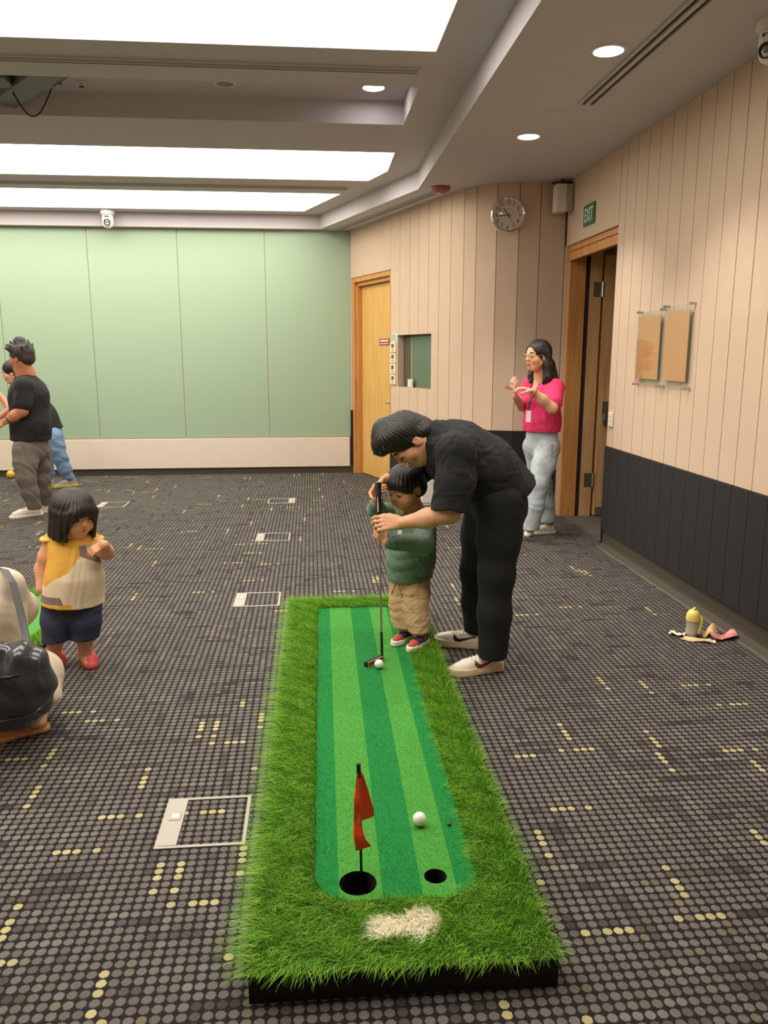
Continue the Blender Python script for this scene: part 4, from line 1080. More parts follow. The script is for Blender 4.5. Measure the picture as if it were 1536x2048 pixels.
def strands(c, up, amp, cnt, seed, lean=0.0):
    """grooves running from the crown point c down the hair"""
    R = frame(unit(np.cross(up, (0.31, 0.95, 0.1))), up); r = np.random.default_rng(seed); p = r.random(4) * 6
    def f(X):
        q = (X - A(*c)) @ R; th = np.arctan2(q[:, 1], q[:, 0]); z = q[:, 2] * 20
        th = th + 0.10 * np.sin(z * 0.9 + p[0] + 3 * th) + lean * z
        return (amp * (0.6 * np.sin(th * cnt + p[1] + 0.6 * np.sin(z + p[2])) + 0.4 * np.sin(th * cnt * 2.3 + p[3]))).astype(np.float32)
    return f

# ---- materials for people
def skin_mat(name, c):
    m = mat(name, attr=True, rough=0.5, noise=0.04, nscale=60, spec=0.35); return m
M_SKIN = skin_mat('skin', None)
M_HAIR = mat('black_hair', srgb(24, 20, 18), 0.48, noise=0.35, nscale=90, bump=0.5, bscale=260, stretch=(1, 1, 0.12), spec=0.5)
M_HAIRB = mat('brown_black_hair', srgb(36, 26, 22), 0.45, noise=0.3, nscale=90, bump=0.5, bscale=260, stretch=(1, 1, 0.12))
M_HAIRG = mat('dark_grey_hair', srgb(58, 52, 48), 0.6, noise=0.3, nscale=120, bump=0.6, bscale=200)
M_EYEW = mat('eye_white', srgb(225, 215, 205), 0.25)
M_EYE = mat('eye_dark', srgb(28, 20, 18), 0.2)
M_BROW = mat('eyebrow_hair', srgb(40, 30, 26), 0.8)
M_LIP = mat('lip', srgb(184, 104, 92), 0.45)

def skin_col(base, tint=0.10, lips=None):
    b = np.array(srgb(*base)[:3])
    def f(V):
        n = np.sin(V[:, 0] * 40 + 2 * np.sin(V[:, 2] * 31)) * np.sin(V[:, 1] * 37 + V[:, 2] * 23)
        c = b[None] * (1 + 0.04 * n[:, None]) * np.array([1.0, 1.0, 1.0])
        return c
    return f

def hand(s, wrist, d, n, size=1.0, side=1, curl=(0.3, 0.5, 0.4), thumb=(0.55, 0.7, 0.35), spread=0.06, k=0.006, curls=None):
    """palm, four fingers and thumb. d finger direction, n palm normal (the side fingers curl to); side=+1 puts the thumb along cross(d,n)"""
    d = unit(d); n = unit(n - d * np.dot(n, d)); u = np.cross(d, n) * side; w = A(*wrist)
    pl = 0.088 * size
    for i in range(4):   # palm rays
        t = (i - 1.5) / 1.5
        s.cone(w + u * (-t) * 0.012 * size + d * 0.008 * size, w + d * pl * (0.98 - 0.07 * abs(t + 0.3)) + u * (-t) * 0.030 * size, 0.0155 * size, 0.0115 * size, 0.012 * size, (n, 0.8))
    lens = [0.92, 1.0, 0.94, 0.75]
    for i in range(4):
        t = (i - 1.5) / 1.5; kn = w + d * pl * (0.98 - 0.07 * abs(t + 0.3)) + u * (-t) * 0.030 * size
        dd = unit(d + u * (-t) * spread); L = 0.098 * size * lens[i]; ang = 0.0; p = kn
        cu = curls[i] if curls else curl
        for (fr, c, r0, r1) in ((0.46, cu[0], 0.0092, 0.0085), (0.30, cu[1], 0.0083, 0.0076), (0.24, cu[2], 0.0075, 0.0062)):
            ang += c; q = p + (dd * math.cos(ang) + n * math.sin(ang)) * L * fr
            s.cone(p, q, r0 * size, r1 * size, k * size); p = q
    b = w + d * 0.022 * size + u * 0.026 * size
    td = unit(d * thumb[0] + u * thumb[1] + n * thumb[2]); p1 = b + td * 0.042 * size; td2 = unit(td + d * 0.45 + n * 0.25 - u * 0.25); p2 = p1 + td2 * 0.032 * size; p3 = p2 + unit(td2 + n * 0.2) * 0.024 * size
    s.cone(b, p1, 0.0145 * size, 0.0105 * size, 0.012 * size); s.cone(p1, p2, 0.0105 * size, 0.0092 * size, k * size); s.cone(p2, p3, 0.0092 * size, 0.0072 * size, k * size)

def head(s, c, R, H, child=False):
    """adds skull and face to sdf s. c centre, R frame (right, fwd, up), H head height"""
    T = lambda x, y, z: c + R @ (A(x, y, z) * H)
    E = lambda x, y, z, a, b, d, k=0.05, sub=False: s.ell(T(x, y, z), (a * H, b * H, d * H), R, k * H, sub)
    if child:
        E(0, -0.06, 0.12, 0.40, 0.46, 0.38); E(0, 0.14, -0.15, 0.32, 0.27, 0.30, 0.1)
        for sx in (-1, 1): E(sx * 0.17, 0.22, -0.20, 0.17, 0.17, 0.17, 0.08)
        E(0, 0.25, -0.38, 0.14, 0.13, 0.11, 0.10)
        E(0, 0.41, -0.12, 0.055, 0.055, 0.05, 0.04)
        s.cone(T(0, 0.37, 0.0), T(0, 0.43, -0.11), 0.035 * H, 0.045 * H, 0.05 * H)
        E(0, 0.385, -0.245, 0.085, 0.04, 0.028, 0.02); E(0, 0.375, -0.290, 0.075, 0.04, 0.030, 0.02)
        ez = -0.02
    else:
        E(0, -0.06, 0.14, 0.345, 0.43, 0.36); E(0, 0.13, -0.12, 0.285, 0.26, 0.36, 0.1)
        E(0, 0.20, -0.38, 0.16, 0.15, 0.12, 0.12)
        for sx in (-1, 1):
            E(sx * 0.17, 0.21, -0.12, 0.11, 0.13, 0.12, 0.08); s.cone(T(sx * 0.24, -0.02, -0.22), T(sx * 0.09, 0.22, -0.42), 0.07 * H, 0.06 * H, 0.10 * H)
        s.cone(T(0, 0.37, 0.05), T(0, 0.475, -0.10), 0.030 * H, 0.045 * H, 0.04 * H)
        for sx in (-1, 1): E(sx * 0.05, 0.43, -0.115, 0.035, 0.045, 0.03, 0.03)
        E(0, 0.405, -0.235, 0.10, 0.04, 0.026, 0.02); E(0, 0.395, -0.285, 0.09, 0.042, 0.030, 0.02)
        E(0, 0.34, 0.10, 0.20, 0.06, 0.04, 0.06)
        ez = 0.02
    for sx in (-1, 1):
        E(sx * 0.15, 0.46, ez, 0.075, 0.075, 0.05, 0.07, True)
        E(sx * 0.145, 0.315, ez, 0.085, 0.075, 0.06, 0.03)
        x0 = 0.395 if child else 0.345
        E(sx * x0, -0.04, -0.06, 0.035, 0.085, 0.125, 0.025); E(sx * (x0 + 0.035), -0.01, -0.05, 0.022, 0.045, 0.075, 0.02, True)
    return T

def face_parts(body, T, R, H, s, parent, child=False, closed=False, brow=True):
    """eyes, eyebrows and lips as children"""
    ez = -0.02 if child else 0.02
    for sx in (-1, 1):
        q = Sdf()
        if closed:
            q.chain([T(sx * 0.085, 0.385, ez - 0.02), T(sx * 0.145, 0.398, ez - 0.040), T(sx * 0.21, 0.36, ez - 0.018)], [0.010 * H, 0.015 * H, 0.009 * H], 0.01 * H)
        else:
            q.ell(T(sx * 0.145, 0.365, ez - 0.004), (0.062 * H, 0.032 * H, 0.026 * H), R, 0.01)
        sdf_obj('eye', q, 0.006 * H, M_EYE, parent)
        if brow:
            q = Sdf(); bz = ez + (0.13 if child else 0.115)
            q.chain([T(sx * 0.07, 0.395, bz - 0.01), T(sx * 0.15, 0.385, bz + 0.015), T(sx * 0.235, 0.325, bz - 0.01)], [0.012 * H, 0.016 * H, 0.009 * H], 0.01 * H)
            sdf_obj('eyebrow', q, 0.008 * H, M_BROW, parent)
    q = Sdf(); z1, z2, y1, w = (-0.247, -0.288, 0.39, 0.075) if child else (-0.237, -0.283, 0.41, 0.09)
    q.ell(T(0, y1 + 0.004, z1), (w * H, 0.040 * H, 0.024 * H), R, 0.01 * H); q.ell(T(0, y1 - 0.006, z2), (w * 0.85 * H, 0.042 * H, 0.026 * H), R, 0.006 * H)
    sdf_obj('lips', q, 0.008 * H, M_LIP, parent)

def shoe(parent, heel, toe, L, mats, h=0.004, name='shoe', low=True, swoosh=None, laces=True, sole_h=0.030, width=1.0, high=0.0, zg=None, strap=None, open_heel=False, label=None):
    """heel, toe: ground points; mats = (upper, sole, lace)"""
    heel = A(*heel); toe = A(*toe); f = toe - heel; f[2] = 0; f = unit(f); z = heel[2] if zg is None else zg
    up = A(0, 0, 1); r = np.cross(f, up); O = A(heel[0], heel[1], z)
    T = lambda x, y, zz: O + f * x * L + r * y * L * width + up * zz * L
    sp = Sdf()
    for (x, w) in ((0.10, 0.115), (0.28, 0.12), (0.45, 0.125), (0.62, 0.155), (0.78, 0.155), (0.88, 0.115)):
        sp.cone(T(x, 0, 0.02), T(x, 0, sole_h / L * 0.9), w * L * width, w * L * width * 0.98, 0.05 * L)
    sp.chain([T(0.10, 0, 0.05), T(0.45, 0, 0.05), T(0.70, 0, 0.05), T(0.88, 0, 0.05)], [0.11 * L * width, 0.122 * L * width, 0.155 * L * width, 0.115 * L * width], 0.04 * L)
    sp.clip(T(0, 0, 0.002), -up, 0.004).clip(T(0, 0, sole_h / L), up, 0.006)
    g = Sdf()
    g.chain([T(0.12, 0, 0.10), T(0.30, 0, 0.13), T(0.48, 0, 0.14), T(0.66, 0, 0.125), T(0.83, 0, 0.105)], [0.105 * L * width, 0.108 * L * width, 0.115 * L * width, 0.13 * L * width, 0.105 * L * width], 0.05 * L)
    g.cone(T(0.13, 0, 0.14), T(0.13, 0, 0.31 + high), 0.105 * L, 0.098 * L, 0.05 * L); g.cone(T(0.30, 0, 0.14), T(0.27, 0, 0.30 + high), 0.10 * L, 0.092 * L, 0.06 * L); g.cone(T(0.36, 0, 0.27), T(0.60, 0, 0.17), 0.085 * L, 0.08 * L, 0.07 * L)
    g.clip(T(0, 0, sole_h / L * 0.75), -up, 0.003)
    g.clip(T(0.2, 0, 0.335 + high), up + f * 0.15, 0.01)
    e = sdf_obj(name, g, h, mats[0], parent, label=label)
    sdf_obj('sole', sp, h, mats[1], e)
    if laces:
        mb = MB()
        for k in range(4):
            x = 0.40 + 0.065 * k; P = project(g, [T(x, -0.055 + 0.11 * j / 6, 0.45) for j in range(7)], -up); mb.tube([p + up * 0.002 for p in P], 0.0035 * L / 0.28, 8)
        mb.build('laces', mats[2], e, smooth=True)
    if swoosh is not None:
        side, mm = swoosh
        # curved tick: thick belly near the toe side, thin tail to the heel
        out = [(0.56, 0.27), (0.575, 0.20), (0.53, 0.145), (0.45, 0.135), (0.33, 0.175), (0.06, 0.275), (0.33, 0.215), (0.44, 0.195), (0.49, 0.205), (0.52, 0.235)]
        decal('side_tick', g, O + r * side * 0.3 * L, f, up, -r * side, [(a * L, b * L) for a, b in out], mm, e, off=0.002, thick=0.002, cuts=2)
    return e, g, T

def person(name, label, loc, group=None):
    return tag_person(name, label, loc, group)
def make_body(name, label, s, h, skin, base):
    V, F = tessellate(s, h)
    o = mesh(name, V, F, M_SKIN, None, smooth=True, cols=skin_col(skin)(V))
    tag(o, label, 'person')
    return o

# ================================================================== PEOPLE
import time
T0 = time.time()
def cloth(name, c, noise=0.06, rough=0.9, bump=0.25, bscale=500):
    return mat(name, srgb(*c), rough, noise=noise, nscale=25, bump=bump, bscale=bscale)
M_TEE = cloth('black_tee', (20, 20, 21)); M_TRO = cloth('black_trousers', (15, 15, 16))
M_SHOEW = mat('shoe_cream', srgb(238, 226, 208), 0.5); M_SOLEC = mat('sole_cream', srgb(226, 204, 168), 0.6); M_SOLEW = mat('sole_white', srgb(236, 228, 214), 0.55)
M_LACEW = mat('lace_white', srgb(240, 232, 220), 0.7)

# ---------------------------------------------------------------- man in black bending over
def man_black():
    ZZ = A(0, 0, 1)
    pel = A(*(0.8973, 3.6800, 0.8441)); wst = A(*(0.8110, 3.6800, 0.9597)); cst = A(*(0.6690, 3.6800, 1.0406)); nck = A(*(0.5707, 3.6700, 1.1022)); hc = A(*(0.4461, 3.6600, 1.0951))
    sL = A(*(0.6399, 3.4700, 1.0668)); sR = A(*(0.6612, 3.8900, 1.0275)); eL = A(*(0.6061, 3.4200, 0.8007)); wL = A(*(0.4023, 3.5300, 0.7353))
    eR = A(*(0.4748, 3.9700, 0.8497)); wR = A(*(0.3655, 3.8000, 0.8988))
    hL = A(*(0.8766, 3.5700, 0.8159)); hR = A(*(0.8642, 3.8000, 0.7857)); kL = A(*(0.8555, 3.5300, 0.4749)); kR = A(*(0.8234, 3.8300, 0.4170)); aL = A(*(0.8398, 3.5000, 0.0995)); aR = A(*(0.8407, 3.8500, 0.0812))
    R = frame((-0.46, -0.22, -0.86), (-0.86, -0.02, 0.5)); H = 0.232
    b = Sdf()
    T = head(b, hc, R, H)
    b.cone(hc + R @ A(0, -0.06, -0.10) * H * 2, nck, 0.058, 0.062, 0.04); b.cone(nck, cst, 0.075, 0.12, 0.06)
    ty = (A(0, 1, 0), 1.25)
    b.cone(cst, wst, 0.115, 0.12, 0.06, ty); b.cone(wst, pel, 0.12, 0.13, 0.06, ty)
    b.cone(sL, eL, 0.052, 0.043, 0.04); b.chain([eL, eL * 0.55 + wL * 0.45 + A(0, 0, -0.004), wL], [0.044, 0.043, 0.028], 0.03)
    b.cone(sR, eR, 0.050, 0.042, 0.04); b.chain([eR, eR * 0.5 + wR * 0.5, wR], [0.043, 0.040, 0.028], 0.03)
    for (hh, kk, aa) in ((hL, kL, aL), (hR, kR, aR)): b.cone(hh, kk, 0.085, 0.058, 0.05); b.cone(kk, aa, 0.055, 0.038, 0.04)
    # hands on the club
    hand(b, wL, A(-1.0, 0.05, 0.02), A(-0.1, 0.9, -0.5), 0.98, -1, curls=[(0.35, 0.7, 0.5), (0.45, 0.8, 0.6), (0.55, 0.8, 0.6), (0.6, 0.9, 0.6)], thumb=(0.75, 0.4, 0.45))
    hand(b, wR, A(-0.72, -0.15, -0.62), A(0.25, -0.75, -0.5), 0.95, 1, curls=[(0.4, 0.7, 0.5), (0.5, 0.8, 0.6), (0.6, 0.9, 0.6), (0.65, 0.9, 0.6)], thumb=(0.7, 0.3, 0.5))
    o = make_body('person', 'person in black shirt and trousers bending over to guide the boy', b, 0.004, (214, 158, 122), None)
    face_parts(o, T, R, H, b, o, closed=True)
    # hair: full, swept forward over the brow
    g = Sdf()
    P = lambda x, y, z: hc + R @ (A(x, y, z) * H)
    g.ell(P(0, -0.10, 0.17), (0.41 * H, 0.48 * H, 0.43 * H), R, 0.05 * H)
    g.ell(P(0, -0.34, -0.05), (0.33 * H, 0.27 * H, 0.36 * H), R, 0.06 * H)
    for (x, y, z, r) in ((-0.16, 0.18, 0.42, 0.22), (0.04, 0.24, 0.46, 0.22), (0.18, 0.12, 0.44, 0.22), (0.0, 0.0, 0.56, 0.22), (-0.26, 0.0, 0.32, 0.18), (0.27, 0.0, 0.30, 0.18), (0.02, 0.38, 0.44, 0.13)):
        g.ell(P(x, y, z), (r * H, r * H, r * H), R, 0.16 * H)
    for sx in (-1, 1): g.cone(P(sx * 0.36, 0.03, 0.10), P(sx * 0.35, 0.06, -0.10), 0.05 * H, 0.02 * H, 0.04 * H); g.cone(P(sx * 0.30, -0.25, -0.10), P(sx * 0.24, -0.34, -0.36), 0.12 * H, 0.05 * H, 0.08 * H)
    g.cone(P(0, -0.40, -0.2), P(0, -0.46, -0.62), 0.20 * H, 0.14 * H, 0.10 * H)
    for sx in (-1, 1): g.cone(P(sx * 0.2, -0.36, -0.2), P(sx * 0.2, -0.40, -0.55), 0.16 * H, 0.10 * H, 0.10 * H)
    g.ell(P(0, 0.52, -0.18), (0.33 * H, 0.42 * H, 0.46 * H), R, 0.06 * H, sub=True)
    for sx in (-1, 1): g.ell(P(sx * 0.40, 0.01, -0.12), (0.08 * H, 0.12 * H, 0.14 * H), R, 0.03 * H, sub=True)
    g.disp = strands(P(0, -0.1, 0.3), R[:, 2], 0.0024, 52, 3, 0.03)
    hr = sdf_obj('hair', g, 0.0032, M_HAIR, o)
    mb = MB()
    for i in range(170):   # wisps all over the outline
        r_ = np.random.default_rng(100 + i); d_ = unit(r_.normal(size=3) + A(0, -0.1, 0.9)); q0 = P(*(d_ * A(0.40, 0.46, 0.42) + A(0, -0.08, 0.18)))
        if (d_[1] > 0.55 and d_[2] < 0.45) or (abs(d_[0]) > 0.55 and d_[2] < 0.3) or d_[1] < 0.0: continue
        w1 = unit(R @ (d_ * 0.12 + r_.normal(size=3) * 0.5 + A(0, 0.6, -0.2))); w2 = unit(w1 + R @ (r_.normal(size=3) * 0.5 - d_ * 0.5))
        mb.tube([q0 - w1 * 0.006, q0 + w1 * 0.016, q0 + w1 * 0.024 + w2 * 0.014, q0 + w1 * 0.026 + w2 * 0.03], [0.004, 0.0032, 0.002, 0.0008], 5)
    for i in range(26):   # loose curls at the fringe and the crown edge
        th = i / 25.0; q0 = P(-0.32 + 0.64 * th, 0.20 + 0.14 * math.sin(th * 3.1), 0.50 - 0.1 * abs(th - 0.5)); r_ = np.random.default_rng(i)
        d1 = R @ A(r_.normal() * 0.3, 0.8 + 0.4 * r_.random(), 0.2 + 0.5 * r_.normal()); d2 = R @ A(r_.normal() * 0.5, 0.9, -0.5)
        mb.tube([q0, q0 + unit(d1) * 0.022, q0 + unit(d1) * 0.03 + unit(d2) * 0.018, q0 + unit(d1) * 0.028 + unit(d2) * 0.034], [0.0045, 0.0035, 0.002, 0.0008], 6)
    mb.build('loose_hair', M_HAIR, hr, smooth=True)['kind'] = 'stuff'
    # shirt: loose tee
    s = Sdf()
    s.cone(nck + A(0.0, 0, 0.0), cst, 0.088, 0.148, 0.06); s.cone(cst, wst, 0.150, 0.150, 0.06, (A(0, 1, 0), 1.28)); s.cone(wst, pel + A(0.02, 0, 0.005), 0.150, 0.152, 0.06, (A(0, 1, 0), 1.25))
    s.cone(cst + A(0.0, -0.14, 0.03), sL, 0.085, 0.080, 0.05); s.cone(cst + A(0.0, 0.14, 0.03), sR, 0.085, 0.080, 0.05)
    eS = sL + (eL - sL) * 0.97
    s.chain([sL, sL * 0.5 + eS * 0.5 + A(0.01, 0, 0), eS + A(0.0, 0, 0.0)], [0.085, 0.083, 0.082], 0.04)
    eSR = sR + (eR - sR) * 0.62; s.cone(sR, eSR, 0.078, 0.066, 0.04)
    s.ell(nck + A(-0.085, 0, -0.03), (0.06, 0.075, 0.08), None, 0.02, sub=True)
    # hem and cuffs
    hemn = unit(pel - wst); s2 = s.copy()
    q = Sdf(); q.P = [p for p in s.P]; q.disp = folds(0.005, 15.0, 5, (1.0, 1.2, 1.0), 0.6)
    class ClipCloth(Sdf): pass
    def ev(X, margin, q=q):
        D = Sdf.eval(q, X, margin)
        # the body part ends at the hem, the near sleeve at its cuff
        dh = (X - (pel + hemn * 0.045)) @ hemn
        sv = unit(eL - sL); ds = (X - eS) @ sv - 0.004 * np.sin(X[:, 0] * 60)
        near = (X - eS) @ sv > -0.12
        isl = (np.linalg.norm(X - (eS - sv * 0.02), axis=1) < 0.125)
        D = np.where(isl & near, np.maximum(D, ds), np.maximum(D, dh))
        return D.astype(np.float32)
    q.eval = ev
    sdf_obj('shirt', q, 0.0045, M_TEE, o)
    # trousers
    t = Sdf()
    t.cone(pel + A(-0.02, 0, -0.01), pel + A(0.0, 0, -0.06), 0.135, 0.135, 0.05, (A(0, 1, 0), 1.2))
    t.chain([hL, hL * 0.5 + kL * 0.5, kL, kL * 0.5 + aL * 0.5, aL + A(0, 0, -0.01)], [0.118, 0.100, 0.082, 0.076, 0.070], 0.04)
    t.chain([hR, hR * 0.5 + kR * 0.5, kR, kR * 0.5 + aR * 0.5, aR + A(0, 0, -0.01)], [0.112, 0.098, 0.080, 0.074, 0.068], 0.04)
    t.disp = folds(0.0022, 13.0, 8, (1.0, 1.0, 0.9), 0.6)
    t.clip(A(0, 0, 0.08), (0, 0, -1), 0.004)
    sdf_obj('trousers', t, 0.005, M_TRO, o)
    shoe(o, (0.8944, 3.5326, 0.0000), (0.6613, 3.4806, 0.0000), 0.275, (M_SHOEW, M_SOLEC, M_LACEW), 0.004, sole_h=0.040, width=1.1, swoosh=(-1, mat('tick_maroon', srgb(120, 44, 44), 0.6)), label='cream sneaker with maroon side tick')
    shoe(o, (0.8680, 3.8075, 0.0000), (0.6639, 3.8911, 0.0000), 0.275, (M_SHOEW, M_SOLEC, M_LACEW), 0.004, sole_h=0.040, width=1.1, swoosh=(-1, mat('tick_black', srgb(26, 24, 26), 0.6)), label='cream sneaker with black side tick')
    return o
man_black()
print('man', time.time() - T0)

# ---------------------------------------------------------------- boy with the putter
def boy():
    zg = 0.075
    F3 = unit(A(-0.78, -0.62, 0)); Lf = A(-F3[1], F3[0], 0)   # his left
    Lf = np.cross(A(0, 0, 1), F3)
    hc = A(*(0.4520, 3.8200, 0.8543)); H = 0.205
    R = frame((-0.74, -0.60, -0.30))
    nck = A(*(0.4992, 3.8700, 0.7224)); cst = A(*(0.4987, 3.8600, 0.6212)); bel = A(*(0.4881, 3.8500, 0.4988)); pel = A(*(0.4849, 3.8600, 0.3907))
    sLf = A(*(0.5558, 3.8000, 0.6846)); sRt = A(*(0.4216, 3.9500, 0.6712))
    eL = A(*(0.5219, 3.6600, 0.6015)); wL = A(*(0.3437, 3.6200, 0.6249)); eR = A(*(0.3126, 3.8800, 0.7290)); wR = A(*(0.3079, 3.7600, 0.7999))
    aL = A(*(0.5128, 3.7040, 0.1000)); aR = A(*(0.4439, 3.7821, 0.1000)); aL[2] = aR[2] = 0.135
    hpL = pel + Lf * 0.048 + A(0, 0, -0.02); hpR = pel - Lf * 0.048 + A(0, 0, -0.02)
    kL = (hpL + aL) / 2 + F3 * 0.015; kR = (hpR + aR) / 2 + F3 * 0.015
    b = Sdf(); T = head(b, hc, R, H, True)
    b.cone(hc + R @ A(0, -0.1, -0.25) * H, nck, 0.042, 0.045, 0.03); b.cone(nck, cst, 0.05, 0.085, 0.05); b.cone(cst, pel, 0.09, 0.095, 0.05)
    b.cone(sLf, eL, 0.034, 0.03, 0.03); b.cone(eL, wL, 0.031, 0.022, 0.02); b.cone(sRt, eR, 0.034, 0.03, 0.03); b.cone(eR, wR, 0.030, 0.022, 0.02)
    for (hh, kk, aa) in ((hpL, kL, aL), (hpR, kR, aR)): b.cone(hh, kk, 0.06, 0.042, 0.04); b.cone(kk, aa, 0.042, 0.032, 0.03)
    hand(b, wL, A(-0.75, 0.1, 0.62), A(0.3, 0.9, 0.1), 0.60, -1, curls=[(0.5, 0.8, 0.6)] * 4, thumb=(0.6, 0.6, 0.4))
    hand(b, wR, A(0.15, -0.45, 0.88), A(0.85, 0.2, 0.1), 0.60, 1, curls=[(0.4, 0.7, 0.6)] * 4, thumb=(0.6, 0.6, 0.4))
    o = make_body('person', 'person, a small boy in green sweatshirt gripping the putter on the mat', b, 0.0034, (218, 156, 116), None)
    face_parts(o, T, R, H, b, o, True, closed=True)
    P = lambda x, y, z: hc + R @ (A(x, y, z) * H)
    g = Sdf(); g.ell(P(0, -0.06, 0.15), (0.455 * H, 0.515 * H, 0.425 * H), R, 0.05 * H); g.ell(P(0, -0.25, -0.05), (0.41 * H, 0.30 * H, 0.36 * H), R, 0.06 * H)
    g.ell(P(0, 0.30, 0.20), (0.34 * H, 0.13 * H, 0.12 * H), R, 0.08 * H)
    g.clip(P(0, 0, 0.06), R @ A(0, 0.30, -1), 0.01) if False else None
    g.ell(P(0, 0.62, -0.27), (0.54 * H, 0.54 * H, 0.42 * H), R, 0.03 * H, sub=True)
    for sx in (-1, 1): g.ell(P(sx * 0.46, 0.02, -0.10), (0.14 * H, 0.15 * H, 0.17 * H), R, 0.03 * H, sub=True)
    g.clip(P(0, 0, -0.32), R @ A(0, 0.1, -1), 0.012)
    g.disp = strands(P(0, -0.12, 0.3), R[:, 2], 0.0020, 40, 4)
    sdf_obj('hair', g, 0.003, M_HAIR, o)
    # sweatshirt
    M_SW = cloth('green_sweatshirt', (108, 132, 116), 0.08)
    s = Sdf(); s.cone(nck + A(0, 0, -0.015), cst, 0.055, 0.105, 0.04); s.cone(cst, bel, 0.108, 0.112, 0.04); s.cone(bel, pel + A(0, 0, 0.02), 0.116, 0.116, 0.04)
    s.cone(cst + Lf * 0.06 + A(0, 0, 0.03), sLf, 0.06, 0.055, 0.04); s.cone(cst - Lf * 0.06 + A(0, 0, 0.03), sRt, 0.06, 0.052, 0.04)
    cL = eL + (wL - eL) * 0.80; cR = eR + (wR - eR) * 0.45
    s.cone(sLf, eL, 0.056, 0.050, 0.018); s.cone(eL, cL, 0.050, 0.038, 0.018); s.cone(sRt, eR, 0.052, 0.046, 0.018); s.cone(eR, cR, 0.045, 0.036, 0.018)
    s.disp = folds(0.0042, 17.0, 12, (1, 1, 1.3), 0.7); s.clip(pel + A(0, 0, 0.012), (0.05, 0.02, -1), 0.006)
    sw_ = sdf_obj('sweatshirt', s, 0.0036, M_SW, o)
    # ribbed bands
    q = Sdf(); q.cone(pel + A(0, 0, -0.02), pel + A(0, 0, 0.05), 0.116, 0.119, 0.01); q.clip(pel + A(0, 0, -0.012), (0.05, 0.02, -1), 0.006); q.clip(pel + A(0, 0, 0.016), (-0.05, -0.02, 1), 0.006)
    sdf_obj('waistband', q, 0.004, cloth('green_rib', (98, 122, 106), 0.1), sw_)
    for (c_, w_) in ((cL, wL), (cR, wR)):
        d = unit(w_ - c_); q = Sdf(); q.cone(c_ - d * 0.006, c_ + d * 0.014, 0.040, 0.036, 0.01); sdf_obj('cuff', q, 0.004, cloth('green_rib', (98, 122, 106), 0.1), sw_)
    # round emblem on the chest
    cd = unit(A(-0.80, -0.60, 0.12)); ctr = cst + A(-0.075, -0.075, 0.005) + unit(A(0.6, -0.78, 0)) * 0.012 - cd * 0.0
    uo = unit(np.cross(A(0, 0, 1), -cd)); vo = np.cross(-cd, uo); vo = A(0, 0, 1)
    decal('chest_emblem', s, ctr + cd * 0.06, uo, vo, -cd, [(0.015 * math.cos(a), 0.021 * math.sin(a)) for a in np.linspace(0, 6.28, 18, endpoint=False)], mat('emblem_white', srgb(222, 218, 204), 0.7), sw_, off=0.003, cuts=1)
    # trousers
    t = Sdf(); t.cone(pel + A(0, 0, 0.01), pel + A(0, 0, -0.04), 0.095, 0.096, 0.04)
    for (hh, kk, aa) in ((hpL, kL, aL), (hpR, kR, aR)): t.chain([hh, (hh + kk) / 2, kk, (kk + aa) / 2, aa + A(0, 0, 0.005)], [0.066, 0.066, 0.062, 0.059, 0.052], 0.014)
    t.disp = folds(0.0028, 24.0, 21, (1.0, 1.0, 1.4), 0.75); t.clip(A(0, 0, 0.142), (0, 0, -1), 0.004)
    M_KH = cloth('khaki_cotton', (186, 154, 112), 0.08)
    tr = sdf_obj('trousers', t, 0.0038, M_KH, o)
    mb = MB(); fp = pel + F3 * 0.10
    for sg in (-1, 1):
        P_ = project(t, [fp + F3 * 0.1 + Lf * sg * (0.012 + 0.004 * j) + A(0, 0, -0.03 - 0.012 * j) for j in range(6)], -F3); mb.tube([p + F3 * 0.003 for p in P_], 0.003, 8)
    mb.build('drawstring', cloth('drawstring', (206, 178, 138)), tr, smooth=True)
    # red and navy shoes
    M_RED = mat('shoe_red', srgb(186, 66, 58), 0.6); M_NAVY = mat('shoe_navy', srgb(44, 50, 84), 0.6)
    for (hl, to) in (((0.5549, 3.7315, 0.0750), (0.4296, 3.5737, 0.0750)), ((0.4894, 3.8166, 0.0750), (0.3351, 3.6282, 0.0750))):
        e, gs, TT = shoe(o, hl, to, 0.172, (M_NAVY, M_SOLEW, M_BLACK), 0.003, sole_h=0.027, width=1.15, zg=zg, label='red and navy toddler sneaker with white sole')
        f_ = unit(A(*to) - A(*hl)); 
        q = gs.grow(0.0022); q.clip(TT(0.68, 0, 0), -f_, 0.003).clip(TT(0, 0, 0.085), (0, 0, -1), 0.003); sdf_obj('toe_cap', q, 0.003, M_RED, e)
        q = gs.grow(0.0022); q.clip(TT(0.34, 0, 0), f_, 0.003).clip(TT(0.16, 0, 0), -f_, 0.003).clip(TT(0, 0, 0.19), (0, 0, -1), 0.003); sdf_obj('ankle_strap', q, 0.003, M_RED, e)
        q = gs.grow(0.0018); q.clip(TT(0.60, 0, 0), -f_, 0.003).clip(TT(0, 0, 0.10), (0, 0, 1), 0.003).clip(TT(0, 0, 0.06), (0, 0, -1), 0.003); sdf_obj('toe_bumper', q, 0.003, M_BLACK, e)
    return o
boy()
print('boy', time.time() - T0)

